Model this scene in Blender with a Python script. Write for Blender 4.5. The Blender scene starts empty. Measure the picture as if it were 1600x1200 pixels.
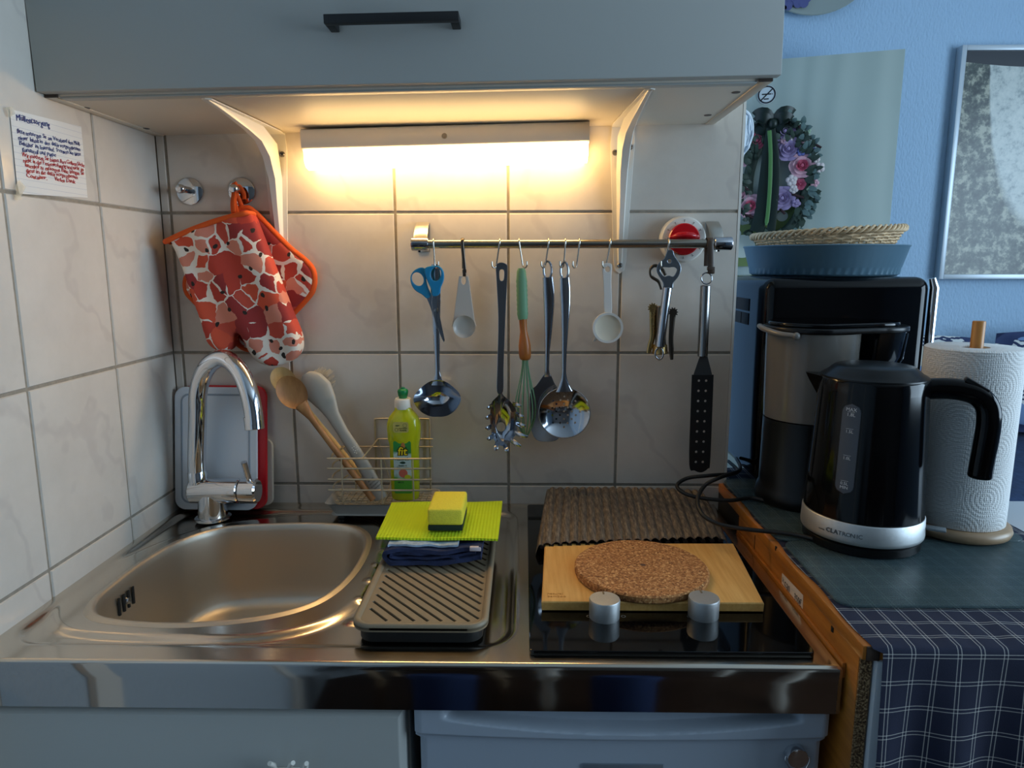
import bpy, bmesh, math, random
from math import sin, cos, pi, radians, sqrt, atan2, floor
from mathutils import Vector, Matrix
random.seed(7)
V = Vector
S = bpy.context.scene
C = S.collection

# ------------------------------------------------------------------ camera
CAM_F = 1083.05                                   # focal length in pixels of a 1600 x 1200 frame
CAM_P = V((0.6467, -1.2569, 1.3503))
_ya, _pi, _ro = 0.0175, 0.1718, -0.0016           # yaw, downward pitch, roll
CT = V((-sin(_ya) * cos(_pi), cos(_ya) * cos(_pi), -sin(_pi)))
_r0 = V((cos(_ya), sin(_ya), 0)); _u0 = _r0.cross(CT)
CR = cos(_ro) * _r0 + sin(_ro) * _u0
CU = -sin(_ro) * _r0 + cos(_ro) * _u0
cam_data = bpy.data.cameras.new('camera')
cam_data.sensor_fit = 'HORIZONTAL'; cam_data.sensor_width = 36.0
cam_data.lens = CAM_F / 1600 * 36.0
cam_data.clip_start = 0.02
cam = bpy.data.objects.new('camera', cam_data); C.objects.link(cam)
m = Matrix.Identity(4)
for i in range(3):
    m[i][0] = CR[i]; m[i][1] = CU[i]; m[i][2] = -CT[i]; m[i][3] = CAM_P[i]
cam.matrix_world = m
S.camera = cam

# ------------------------------------------------------------------ colour management, world, daylight
S.view_settings.view_transform = 'Standard'
S.view_settings.look = 'None'
S.view_settings.gamma = 1.0
S.view_settings.use_curve_mapping = False
S.view_settings.exposure = 0.15
S.cycles.use_denoising = True
S.cycles.max_bounces = 10
S.cycles.glossy_bounces = 6
S.cycles.transparent_max_bounces = 12
S.cycles.caustics_reflective = False
S.cycles.caustics_refractive = False
S.cycles.sample_clamp_indirect = 4.0
W = bpy.data.worlds.new('world'); S.world = W; W.use_nodes = True
wb = W.node_tree.nodes['Background']
wb.inputs[0].default_value = (0.55, 0.75, 1.0, 1); wb.inputs[1].default_value = 1.2
DAY = (0.60, 0.81, 1.0)
def area(name, loc, rot, sx, sy, power, col):
    l = bpy.data.lights.new(name, 'AREA'); l.shape = 'RECTANGLE'; l.size = sx; l.size_y = sy
    l.energy = power; l.color = col
    o = bpy.data.objects.new(name, l); C.objects.link(o); o.location = loc; o.rotation_euler = rot
    return o
# daylight coming in through the window in the right wall
area('daylight', (3.36, -1.00, 1.55), (0, radians(90), 0), 1.3, 1.9, 52, DAY)

# ------------------------------------------------------------------ helpers: pixels to points, materials, meshes
def at(px, py, x=None, y=None, z=None):
    d = CT + CR * ((px - 800) / CAM_F) + CU * ((600 - py) / CAM_F)
    if x is not None: t = (x - CAM_P.x) / d.x
    elif y is not None: t = (y - CAM_P.y) / d.y
    else: t = (z - CAM_P.z) / d.z
    return CAM_P + d * t
def lin(c):
    c = c / 255
    return c / 12.92 if c <= .04045 else ((c + .055) / 1.055) ** 2.4
def L3(rgb): return (lin(rgb[0]), lin(rgb[1]), lin(rgb[2]), 1)

class NT:
    def __init__(s, name):
        s.m = bpy.data.materials.new(name); s.m.use_nodes = True
        s.t = s.m.node_tree; s.b = s.t.nodes['Principled BSDF']; s.out = s.t.nodes['Material Output']
        s._o = None
    def n(s, typ, **kw):
        nd = s.t.nodes.new(typ)
        for k, v in kw.items():
            if k.startswith('i_'): nd.inputs[int(k[2:])].default_value = v
            else: setattr(nd, k, v)
        return nd
    def l(s, a, b): s.t.links.new(a, b)
    def co(s, kind='Object'):
        if s._o is None: s._o = s.n('ShaderNodeTexCoord')
        return s._o.outputs[kind]
    def math(s, op, a, b=None, c=None):
        nd = s.n('ShaderNodeMath', operation=op)
        for i, v in enumerate((a, b, c)):
            if v is None: continue
            if isinstance(v, (int, float)): nd.inputs[i].default_value = v
            else: s.l(v, nd.inputs[i])
        return nd.outputs[0]
    def mix(s, f, a, b):
        nd = s.n('ShaderNodeMix', data_type='RGBA')
        for i, v in ((0, f), (6, a), (7, b)):
            if isinstance(v, (int, float)): nd.inputs[i].default_value = v
            elif isinstance(v, tuple): nd.inputs[i].default_value = v
            else: s.l(v, nd.inputs[i])
        return nd.outputs[2]
    def noise(s, scale, detail=3, co=None, rough=.5, vec=None):
        nd = s.n('ShaderNodeTexNoise'); nd.inputs['Scale'].default_value = scale
        nd.inputs['Detail'].default_value = detail; nd.inputs['Roughness'].default_value = rough
        c = co if co is not None else s.co()
        if vec:
            mp = s.n('ShaderNodeMapping'); mp.inputs['Scale'].default_value = vec; s.l(c, mp.inputs[0]); c = mp.outputs[0]
        s.l(c, nd.inputs['Vector'])
        return nd.outputs[0]
    def ramp(s, f, stops):
        nd = s.n('ShaderNodeValToRGB'); e = nd.color_ramp.elements
        while len(e) < len(stops): e.new(.5)
        for k, (p, c) in zip(e, stops): k.position = p; k.color = c
        s.l(f, nd.inputs[0]); return nd.outputs[0]
    def bump(s, h, strength=.3, dist=.002):
        nd = s.n('ShaderNodeBump'); nd.inputs['Strength'].default_value = strength; nd.inputs['Distance'].default_value = dist
        s.l(h, nd.inputs['Height']); s.l(nd.outputs[0], s.b.inputs['Normal'])
    def base(s, c):
        if isinstance(c, tuple): s.b.inputs['Base Color'].default_value = c
        else: s.l(c, s.b.inputs['Base Color'])

def mat(name, rgb, rough=.5, metal=0.0, var=0, vscale=40, bump=0, bscale=200, bdist=.001, vec=None, **kw):
    k = NT(name); c = L3(rgb)
    k.b.inputs['Roughness'].default_value = rough; k.b.inputs['Metallic'].default_value = metal
    if var:
        f = k.noise(vscale, 4, vec=vec)
        lo = tuple(v * (1 - var) for v in c[:3]) + (1,); hi = tuple(min(1, v * (1 + var)) for v in c[:3]) + (1,)
        k.base(k.ramp(f, [(.3, lo), (.7, hi)]))
    else: k.base(c)
    if bump: k.bump(k.noise(bscale, 3, vec=vec), bump, bdist)
    for a, v in kw.items(): k.b.inputs[a.replace('_', ' ')].default_value = v
    return k.m

class MB:
    """collects shapes, then links them as ONE mesh object"""
    def __init__(s): s.v = []; s.f = []; s.mi = []; s.M = None; s.uv = {}
    def add(s, vs, fs, mi=0):
        o = len(s.v)
        s.v += [s.M @ V(p) if s.M else V(p) for p in vs]
        for f in fs: s.f.append(tuple(i + o for i in f)); s.mi.append(mi)
        return s
    def bm(s, b, mi=0):
        b.verts.index_update()
        s.add([v.co.copy() for v in b.verts], [[v.index for v in f.verts] for f in b.faces], mi); b.free(); return s
    def box(s, a, b, bev=0, seg=2, mi=0):
        k = bmesh.new(); bmesh.ops.create_cube(k, size=1)
        a = V(a); b = V(b); c = (a + b) / 2; d = b - a
        for v in k.verts: v.co = V((v.co.x * d.x, v.co.y * d.y, v.co.z * d.z)) + c
        if bev: bmesh.ops.bevel(k, geom=k.edges[:], offset=bev, segments=seg, profile=.5, affect='EDGES')
        return s.bm(k, mi)
    def lathe(s, prof, c=(0, 0, 0), ax=(0, 0, 1), n=40, mi=0, xdir=None, warp=None):
        ax = V(ax).normalized()
        xd = V(xdir) if xdir else (V((1, 0, 0)) if abs(ax.x) < .9 else V((0, 1, 0)))
        xd = (xd - ax * xd.dot(ax)).normalized(); yd = ax.cross(xd); c = V(c)
        vs = []; fs = []; rows = []
        for r, h in prof:
            if r < 1e-6: rows.append([len(vs)]); vs.append(c + ax * h)
            else:
                row = []
                for i in range(n):
                    a = 2 * pi * i / n; q = r * (warp(a, r, h) if warp else 1)
                    row.append(len(vs)); vs.append(c + ax * h + xd * (q * cos(a)) + yd * (q * sin(a)))
                rows.append(row)
        for A, B in zip(rows, rows[1:]):
            for i in range(n):
                j = (i + 1) % n
                if len(A) == 1 and len(B) == 1: continue
                if len(A) == 1: fs.append((A[0], B[j], B[i]))
                elif len(B) == 1: fs.append((A[i], A[j], B[0]))
                else: fs.append((A[i], A[j], B[j], B[i]))
        return s.add(vs, fs, mi)
    def cyl(s, p0, p1, r0, r1=None, n=24, bev=0, mi=0):
        p0 = V(p0); p1 = V(p1); h = (p1 - p0).length; r1 = r0 if r1 is None else r1
        b = bev
        prof = [(0, 0), (r0 - b, 0)] + ([(r0, b), (r1, h - b)] if b else [(r0, 0), (r1, h)][1:]) + [(r1 - b, h), (0, h)] if b else [(0, 0), (r0, 0), (r1, h), (0, h)]
        return s.lathe(prof, p0, p1 - p0, n, mi)
    def loft(s, pts, wa, wb, side=(1, 0, 0), n=14, ex=2.0, closed=False, mi=0, cap=True):
        pts = [V(p) for p in pts]; N = len(pts)
        if not hasattr(wa, '__len__'): wa = [wa] * N
        if not hasattr(wb, '__len__'): wb = [wb] * N
        vs = []; fs = []; prev = None
        for i, p in enumerate(pts):
            if closed: t = pts[(i + 1) % N] - pts[i - 1]
            else: t = pts[min(i + 1, N - 1)] - pts[max(i - 1, 0)]
            t.normalize()
            if side is None:
                if prev is None:
                    q = V((0, 0, 1)) if abs(t.z) < .9 else V((1, 0, 0)); a = t.cross(q).normalized()
                else: a = (prev - t * prev.dot(t)).normalized()
                prev = a
            else: a = V(side); a = (a - t * a.dot(t)).normalized()
            b = t.cross(a)
            for k in range(n):
                g = 2 * pi * k / n; cg, sg = cos(g), sin(g)
                vs.append(p + a * (wa[i] * abs(cg) ** (2 / ex) * (1 if cg >= 0 else -1)) + b * (wb[i] * abs(sg) ** (2 / ex) * (1 if sg >= 0 else -1)))
        for i in range(N if closed else N - 1):
            j = (i + 1) % N
            for k in range(n):
                l = (k + 1) % n; fs.append((i * n + k, i * n + l, j * n + l, j * n + k))
        if not closed and cap: fs.append(tuple(range(n))[::-1]); fs.append(tuple((N - 1) * n + k for k in range(n)))
        return s.add(vs, fs, mi)
    def tube(s, pts, r, n=8, closed=False, mi=0): return s.loft(pts, r, r, None, n, 2.0, closed, mi)
    def sph(s, c, r, nu=20, nv=12, mi=0):
        r = V(r) if hasattr(r, '__len__') else V((r, r, r)); c = V(c)
        k = bmesh.new(); bmesh.ops.create_uvsphere(k, u_segments=nu, v_segments=nv, radius=1)
        for v in k.verts: v.co = V((v.co.x * r.x, v.co.y * r.y, v.co.z * r.z)) + c
        return s.bm(k, mi)
    def plate(s, loops, fr, t, bev=0, mi=0):
        """flat plate with holes: loops are 2D outlines, fr = (origin, u axis, v axis); thickness t straddles the plane"""
        vs, fs = plate_mesh(loops, t, bev); o, u, w = V(fr[0]), V(fr[1]), V(fr[2]); nrm = u.cross(w)
        return s.add([o + u * p.x + w * p.y + nrm * p.z for p in vs], fs, mi)
    def xz(s, loops, y, t, bev=0, mi=0):
        """plate facing the viewer of the back wall: loops of world points, drawn in X and Z"""
        return s.plate([[(p[0], p[2]) for p in lp] for lp in loops], ((0, y, 0), (1, 0, 0), (0, 0, 1)), t, bev, mi)
    def build(s, name, mats, parent=None, smooth=38, base=None, mods=(), weld=0):
        me = bpy.data.meshes.new(name)
        off = V((0, 0, 0)); p = parent
        while p is not None: off += p.location; p = p.parent
        org = V(base) if (base is not None and parent is None) else V((0, 0, 0))
        me.from_pydata([tuple(v - off - org) for v in s.v], [], s.f)
        if not isinstance(mats, (list, tuple)): mats = [mats]
        for q in mats: me.materials.append(q)
        if len(mats) > 1: me.polygons.foreach_set('material_index', s.mi)
        bmm = bmesh.new(); bmm.from_mesh(me)
        if weld: bmesh.ops.remove_doubles(bmm, verts=bmm.verts[:], dist=weld)
        bmesh.ops.recalc_face_normals(bmm, faces=bmm.faces[:]) if not getattr(s, 'keep', 0) else None
        bmm.to_mesh(me); bmm.free()
        if smooth:
            me.polygons.foreach_set('use_smooth', [True] * len(me.polygons)); me.set_sharp_from_angle(angle=radians(smooth))
        if s.uv:
            ul = me.uv_layers.new(name='UVMap')
            for lp in me.loops: ul.data[lp.index].uv = s.uv.get(lp.vertex_index, (0, 0))
        o = bpy.data.objects.new(name, me); C.objects.link(o)
        if parent is not None: o.parent = parent
        else: o.location = org
        for typ, kw in mods:
            md = o.modifiers.new(typ.lower(), typ)
            for k, v in kw.items(): setattr(md, k, v)
        return o

def eval_mesh(data, mods=()):
    o = bpy.data.objects.new('tmp', data); C.objects.link(o)
    for typ, kw in mods:
        md = o.modifiers.new(typ.lower(), typ)
        for k, v in kw.items(): setattr(md, k, v)
    dg = bpy.context.evaluated_depsgraph_get(); dg.update()
    me = bpy.data.meshes.new_from_object(o.evaluated_get(dg))
    vs = [v.co.copy() for v in me.vertices]; fs = [tuple(p.vertices) for p in me.polygons]
    bpy.data.objects.remove(o); bpy.data.meshes.remove(me)
    return vs, fs
def plate_mesh(loops, t, bev=0):
    cu = bpy.data.curves.new('c', 'CURVE'); cu.dimensions = '2D'; cu.fill_mode = 'BOTH'
    cu.extrude = max(t / 2 - bev, 1e-5); cu.bevel_depth = bev; cu.bevel_resolution = 1; cu.offset = -bev
    for lp in loops:
        sp = cu.splines.new('POLY'); sp.points.add(len(lp) - 1); sp.use_cyclic_u = True
        for q, p in zip(sp.points, lp): q.co = (p[0], p[1], 0, 1)
    r = eval_mesh(cu); bpy.data.curves.remove(cu); return r
def puffy(loop, t, voxel=.004, it=14):
    """cushion-like solid from a 2D outline"""
    vs, fs = plate_mesh([loop], t)
    me = bpy.data.meshes.new('p'); me.from_pydata([tuple(v) for v in vs], [], fs)
    r = eval_mesh(me, [('WELD', dict(merge_threshold=1e-5)), ('REMESH', dict(mode='VOXEL', voxel_size=voxel)), ('SMOOTH', dict(iterations=it, factor=.5))])
    bpy.data.meshes.remove(me); return r
def cr(pts, n=8, closed=True):
    pts = [V(p) for p in pts]; N = len(pts); out = []
    for i in range(N if closed else N - 1):
        if closed: a, b, c, d = pts[i - 1], pts[i], pts[(i + 1) % N], pts[(i + 2) % N]
        else: a, b, c, d = pts[max(i - 1, 0)], pts[i], pts[i + 1], pts[min(i + 2, N - 1)]
        for k in range(n):
            t = k / n; t2 = t * t; t3 = t2 * t
            out.append(.5 * ((2 * b) + (c - a) * t + (2 * a - 5 * b + 4 * c - d) * t2 + (3 * b - a - 3 * c + d) * t3))
    if not closed: out.append(pts[-1])
    return out
def rrect(x0, x1, y0, y1, r, n=6):
    out = []
    for cx, cy, a in ((x1 - r, y1 - r, 0), (x0 + r, y1 - r, 90), (x0 + r, y0 + r, 180), (x1 - r, y0 + r, 270)):
        for k in range(n + 1):
            g = radians(a + 90 * k / n); out.append((cx + r * cos(g), cy + r * sin(g)))
    return out
def circ(cx, cy, r, n=24, ry=None): return [(cx + r * cos(2 * pi * k / n), cy + (ry or r) * sin(2 * pi * k / n)) for k in range(n)]
def ell(px, py, rx, ry, y, n=24, rot=0):
    """ellipse of pixel radii as world points on the plane at depth y"""
    out = []
    for k in range(n):
        g = 2 * pi * k / n; a, b = rx * cos(g), ry * sin(g); c, d = cos(radians(rot)), sin(radians(rot))
        out.append(at(px + a * c - b * d, py + a * d + b * c, y=y))
    return out
def pl(pts, y): return [at(a, b, y=y) for a, b in pts]
def sm(a, b, x):
    t = max(0, min(1, (x - a) / (b - a))); return t * t * (3 - 2 * t)
def text_mesh(mb, s, size, o, right, up, align='LEFT', shear=0, sx=1.0, th=.0002, mi=0, bold=0):
    cu = bpy.data.curves.new('t', 'FONT'); cu.body = s; cu.size = size; cu.align_x = align; cu.shear = shear
    cu.extrude = th; cu.resolution_u = 2; cu.offset = bold
    vs, fs = eval_mesh(cu); bpy.data.curves.remove(cu)
    o, r, u = V(o), V(right), V(up); n = r.cross(u)
    mb.add([o + r * (p.x * sx) + u * p.y + n * (p.z + th) for p in vs], fs, mi); return mb

def thing(name, label, cat, loc=(0, 0, 0), group=None):
    o = bpy.data.objects.new(name, None); o.empty_display_size = .03; C.objects.link(o)
    o.location = loc; return tag(o, label, cat, group)
def tag(o, label, cat, group=None, kind=None):
    o['label'] = label; o['category'] = cat
    if group: o['group'] = group
    if kind: o['kind'] = kind
    return o
def struct(o, label=None):
    o['kind'] = 'structure'
    if label: o['label'] = label
    return o
def lab(o, s): o['label'] = s; return o

# ------------------------------------------------------------------ materials
def m_steel(name, rgb, rough, scr=0.0, vec=(1, 1, 1), scale=60):
    k = NT(name); k.b.inputs['Metallic'].default_value = 1; k.base(L3(rgb))
    f = k.noise(scale, 5, vec=vec, rough=.6)
    nd = k.n('ShaderNodeMapRange'); nd.inputs[3].default_value = rough * .7; nd.inputs[4].default_value = rough * 1.4
    k.l(f, nd.inputs[0]); k.l(nd.outputs[0], k.b.inputs['Roughness'])
    if scr: k.bump(f, scr, .0006)
    return k.m
STEEL = m_steel('worktop steel', (214, 204, 190), .17, .05, (1, 1, 1), 14)
BOWL = m_steel('brushed bowl steel', (205, 196, 182), .42, .06, (4, 4, 60), 40)
FASCIA = m_steel('mirror steel', (165, 160, 155), .06, .012, (1, 1, 1), 9)
CHROME = m_steel('chrome', (220, 222, 226), .05)
INOX = m_steel('polished inox', (178, 182, 190), .10)
DINOX = m_steel('satin inox', (150, 150, 150), .24, .04, (1, 1, .05), 300)
HOOKM = m_steel('hook steel', (190, 185, 175), .18)
ALU = m_steel('aluminium', (196, 198, 198), .5, .03, (1, 1, 1), 300)
BRASS = m_steel('brass plated', (188, 158, 104), .25)
GUN = m_steel('gun metal', (92, 84, 76), .3)
WHITE = mat('white lacquer', (226, 222, 214), .35)
OFFW = mat('off white plastic', (232, 228, 218), .4)
DOORM = mat('grey melamine', (176, 178, 174), .45, bump=.03, bscale=600)
UNDER = mat('cream melamine', (222, 212, 196), .5, bump=.05, bscale=300)
BLACK = mat('black plastic', (10, 10, 11), .3, Specular_IOR_Level=.3)
MATTB = mat('matt black metal', (22, 22, 24), .5)
GLOSS = mat('black gloss', (5, 5, 7), .1, Specular_IOR_Level=.28)
GLASSB = mat('black hob glass', (5, 5, 6), .05)
DARK = mat('dark gap', (12, 11, 10), .8)
RUBBER = mat('black rubber', (16, 16, 17), .55)

def m_tile():
    k = NT('glazed tile'); k.b.inputs['Roughness'].default_value = .2
    n1 = k.noise(5, 6, rough=.65); w = k.n('ShaderNodeTexWave', wave_type='BANDS', bands_direction='DIAGONAL')
    w.inputs['Scale'].default_value = 2.3; w.inputs['Distortion'].default_value = 11; w.inputs['Detail'].default_value = 4; w.inputs['Detail Scale'].default_value = 1.6
    k.l(k.co(), w.inputs['Vector'])
    vein = k.ramp(w.outputs[1], [(0, (1, 1, 1, 1)), (.035, (0, 0, 0, 1))])
    base = k.ramp(n1, [(.3, L3((208, 199, 188))), (.7, L3((224, 215, 204)))])
    k.base(k.mix(k.math('MULTIPLY', vein, .22), base, L3((176, 164, 160))))
    k.bump(k.noise(70, 3), .16, .0012)
    return k.m
TILE = m_tile()
GROUT = mat('grout', (150, 140, 126), .85, var=.15, vscale=90, bump=.3, bscale=400)
def m_plaster(name, rgb):
    k = NT(name); k.b.inputs['Roughness'].default_value = .75; k.base(L3(rgb))
    k.bump(k.noise(90, 4, vec=(1.6, 1.6, .75)), .55, .006); return k.m
PAINT = m_plaster('blue white plaster', (166, 196, 222))
PAINTL = m_plaster('pale grey plaster', (176, 188, 198))
CEIL = mat('ceiling paint', (225, 225, 222), .8)
FLOORM = mat('dark brown floorboards', (62, 42, 30), .35, var=.35, vscale=6, vec=(1, 12, 1))
def m_wood(name, a, b, scale=6, vec=(1, 14, 14), rough=.45, bump=.05):
    k = NT(name); k.b.inputs['Roughness'].default_value = rough
    f = k.noise(scale, 6, rough=.65, vec=vec)
    k.base(k.ramp(f, [(.28, L3(a)), (.72, L3(b))]))
    if bump: k.bump(f, bump, .001)
    return k.m
PINE = m_wood('varnished orange wood', (150, 88, 30), (196, 126, 52), 6, (14, 1.2, 14), .35)
BAMBOO = m_wood('bamboo', (214, 154, 78), (238, 190, 114), 9, (16, 1, 16), .45)
BEECH = m_wood('beech spoon wood', (144, 94, 50), (184, 132, 80), 9, (8, 8, 1.5), .55)
PALEW = m_wood('pale spoon wood', (206, 172, 112), (228, 198, 140), 9, (8, 8, 1.5), .55)
DOWEL = m_wood('oiled dowel wood', (176, 112, 46), (206, 142, 70), 9, (20, 20, 1.5), .4)
BASEW = m_wood('grey brown lacquered wood', (152, 124, 96), (172, 144, 112), 6, (2, 10, 10), .35)
# ================================================================== the setting
Z0 = .90                                            # worktop height
XT = 1.024                                          # where the tiled wall ends
o = MB().box((-.1, -3.6, -.06), (3.5, 1.3, 0)).build('floor', FLOORM, smooth=0); struct(o)
o = MB().box((-.1, -3.6, 2.5), (3.5, 1.3, 2.56)).build('ceiling', CEIL, smooth=0); struct(o)
def tiles(name, us, vs, frame, depth, gr, mats, extra=None):
    """real bevelled tiles on a grout bed; frame(u, v, w) gives the point at height w off the wall"""
    k = MB()
    u0, u1, v0, v1 = us[0], us[-1], vs[0], vs[-1]
    k.add([frame(u0, v0, 0), frame(u1, v0, 0), frame(u1, v1, 0), frame(u0, v1, 0)], [(0, 1, 2, 3)], 1)
    for a, b in zip(us, us[1:]):
        for c, d in zip(vs, vs[1:]):
            g = gr / 2; e = .0012
            A, B, Cc, D = a + g, b - g, c + g, d - g
            q = [frame(A, Cc, 0), frame(B, Cc, 0), frame(B, D, 0), frame(A, D, 0)] + [frame(A + e, Cc + e, depth), frame(B - e, Cc + e, depth), frame(B - e, D - e, depth), frame(A + e, D - e, depth)]
            k.add(q, [(4, 5, 6, 7), (0, 1, 5, 4), (1, 2, 6, 5), (2, 3, 7, 6), (3, 0, 4, 7)], 0)
    if extra: extra(k)
    return k.build(name, mats, smooth=0)
zs = [.44, .69, .94, 1.19, 1.44, 1.69]
xs = [0.0] + [.0183 + .2 * i for i in range(6)] + []
xs[-1] = XT
def ex_back(k):
    k.box((0, .0015, 0), (XT, .10, 2.5), mi=2)
    k.box((XT - .0025, -.0022, .6), (XT + .002, .004, 1.69), mi=3)
o = tiles('wall_back', xs, zs, lambda u, v, w: V((u, -w, v)), .0018, .0045, [TILE, GROUT, PAINT, WHITE], ex_back)
struct(o, 'white marbled wall tiles behind the worktop')
ys = [0.0] + [.1821 + .1991 * i for i in range(3)]
def ex_left(k): k.box((-.1, -3.6, 0), (-.0015, .1, 2.5), mi=2)
o = tiles('wall_left', ys, zs, lambda u, v, w: V((w, -u, v)), .0018, .0045, [TILE, GROUT, PAINTL], ex_left)
struct(o, 'white marbled wall tiles left of the sink')
o = MB().box((-.1, 1.2, 0), (3.5, 1.3, 2.5)).build('wall_far', PAINT, smooth=0); struct(o, 'pale blue textured wall')
o = MB().box((-.1, -3.6, 0), (3.5, -3.5, 2.5)).build('wall_rear', mat('brown grey wall', (104, 98, 94), .7), smooth=0); struct(o)
o = MB().box((3.4, -3.6, 0), (3.5, -2.00, 2.5)).box((3.4, .0, 0), (3.5, 1.3, 2.5)).box((3.4, -2.00, 0), (3.5, .0, .85)).box((3.4, -2.00, 2.25), (3.5, .0, 2.5)).build('wall_right', PAINT, smooth=0); struct(o)
k = MB()
for a, b in (((3.41, -2.0, .85), (3.47, -1.94, 2.25)), ((3.41, -.06, .85), (3.47, 0, 2.25)), ((3.41, -1.03, .85), (3.47, -.97, 2.25)), ((3.41, -1.94, .85), (3.47, -.06, .91)), ((3.41, -1.94, 2.19), (3.47, -.06, 2.25))): k.box(a, b)
struct(k.build('window_1', WHITE, smooth=0), 'white window frame')
# door casing on the left wall, seen mirrored in the steel front edge
o = MB().box((0, -.80, 0), (.012, -.74, 2.05)).box((0, -1.62, 0), (.012, -1.56, 2.05)).box((0, -1.62, 2.05), (.012, -.74, 2.11)).build('trim_1', WHITE, smooth=0); struct(o, 'white door casing')

# pale green door leaf standing open before the far wall
def m_door():
    k = NT('pale green grained door'); k.b.inputs['Roughness'].default_value = .5
    w = k.n('ShaderNodeTexWave', wave_type='BANDS', bands_direction='X'); w.inputs['Scale'].default_value = 4; w.inputs['Distortion'].default_value = 14
    w.inputs['Detail'].default_value = 3; w.inputs['Detail Scale'].default_value = .6
    mp = k.n('ShaderNodeMapping'); mp.inputs['Scale'].default_value = (1, 1, .22); k.l(k.co(), mp.inputs[0]); k.l(mp.outputs[0], w.inputs[0])
    k.base(k.mix(w.outputs[1], L3((160, 174, 168)), L3((171, 184, 177)))); k.bump(w.outputs[1], .08, .001)
    return k.m
DA, DB = V((1.4422 - .52, 1.0661 + .149, 0)), V((1.7825, .9691, 0))
dd = (DB - DA).normalized(); dn = V((dd.y, -dd.x, 0))            # dn faces the room
k = MB(); k.M = Matrix(((dd.x, -dn.x, 0, DA.x), (dd.y, -dn.y, 0, DA.y), (0, 0, 1, 0), (0, 0, 0, 1)))
LD = (DB - DA).length
k.box((0.0, 0, .01), (LD, .04, 1.98), .002)
o = k.build('door_1', m_door(), smooth=30); struct(o, 'pale green wood grain door leaf with a flower wreath')
def dpt(px, py, off=0.0):
    """point on the door face"""
    d = CT + CR * ((px - 800) / CAM_F) + CU * ((600 - py) / CAM_F)
    t = (DA + dn * off - CAM_P).dot(dn) / d.dot(dn); return CAM_P + d * t

# ================================================================== wall cabinet with its lamp
ca = -.0155
RC = Matrix.Translation((0, 0, 1.5705)) @ Matrix.Rotation(ca, 4, 'Y')
wc = thing('wall_cabinet', 'grey wall cabinet with one wide flap door and black bar handle above the worktop', 'cabinet', (0, 0, 1.5705))
CW = .9755
def cbox(name, boxes, mats, parent, smooth=30):
    k = MB(); k.M = RC
    for b in boxes: k.box(*b)
    return k.build(name, mats, parent, smooth)
lab(cbox('carcass', [((.018, -.283, .0012), (CW - .018, 0, .018), .0006), ((.003, -.283, 0), (.018, 0, .62), .0008), ((CW - .018, -.283, 0), (CW - .002, 0, .62), .0008), ((.018, -.012, .022), (CW - .018, -.002, .6)), ((.018, -.283, .6), (CW - .018, 0, .62))], UNDER, wc), 'cream coloured cabinet underside')
cbox('light_rail', [((.022, -.283, -.0008), (CW - .022, -.268, .0025), .0005)], DOORM, wc)
cd = cbox('door', [((.004, -.303, .004), (CW + .003, -.286, .62), .0012)], DOORM, wc)
EDG = mat('brown edge', (70, 56, 48), .6)
for a, b in ((.003, .02), (CW - .02, CW - .002)): cbox('edge_cap', [((a, -.2855, .0005), (b, -.2832, .006))], EDG, wc)
h0, h1 = at(510, 45, y=-.33), at(719, 38, y=-.33)
k = MB(); k.M = RC
hx0, hx1, hz = h0.x, h1.x, .0735
k.box((hx0, -.338, hz - .006), (hx1, -.328, hz + .005), .0008).box((hx0, -.33, hz - .006), (hx0 + .011, -.303, hz + .005), .0008).box((hx1 - .011, -.33, hz - .006), (hx1, -.303, hz + .005), .0008)
lab(k.build('handle', MATTB, cd, 30), 'black bar handle')
for px, py in ((133, 163), (227, 196), (1150, 142), (1106, 178)):
    p = RC.inverted() @ at(px, py, z=1.577 + .0155 * (at(px, py, z=1.577).x - .03) * .8)
    k = MB(); k.M = RC; k.lathe([(0, .0004), (.0055, .0004), (.0065, .0014)], (p.x, p.y, 0), n=16)
    k.build('screw_cap', mat('screw cap grey', (90, 84, 80), .5), wc)

lamp = thing('under_cabinet_lamp', 'lit white tube lamp under the wall cabinet', 'lamp', (.515, -.03, 1.54))
k = MB(); RL = Matrix.Translation((.514, 0, 1.5705)) @ Matrix.Rotation(-.0222, 4, 'Y'); k.M = RL
k.loft([(-.2405, -.028, -.0095), (.2405, -.028, -.0095)], .027, .0175, (0, 1, 0), 20, 6)
k.box((-.2405, -.0115, -.048), (.2405, -.001, -.015), .001)
k.build('housing', mat('lamp housing plastic', (214, 208, 198), .4), lamp, 30)
def m_emit(name, rgb, st):
    k = NT(name); e = k.n('ShaderNodeEmission'); e.inputs[0].default_value = L3(rgb); e.inputs[1].default_value = st
    k.l(e.outputs[0], k.out.inputs[0]); return k.m
k = MB(); k.M = RL
prof = [(-.0125, -.0262), (-.0125, -.0500), (-.016, -.0545), (-.026, -.0565), (-.043, -.053), (-.0505, -.045), (-.051, -.0262)]
vs = []; fs = []
for xx in (-.2385, .2385): vs += [(xx, a, b) for a, b in prof]
n = len(prof)
fs = [(i, (i + 1) % n, n + (i + 1) % n, n + i) for i in range(n)] + [tuple(range(n))[::-1], tuple(range(n, 2 * n))]
k.add(vs, fs); lab(k.build('diffuser', m_emit('lamp glow', (255, 209, 138), 18.0), lamp, 50), 'glowing diffuser')
k = MB(); k.M = RL; k.lathe([(0, .0015), (.002, .0015), (.002, .0005), (.0045, .0005), (.0045, -.001)], (0, -.0552, -.011), (0, -1, 0), 16)
k.build('screw', DINOX, lamp)

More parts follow.
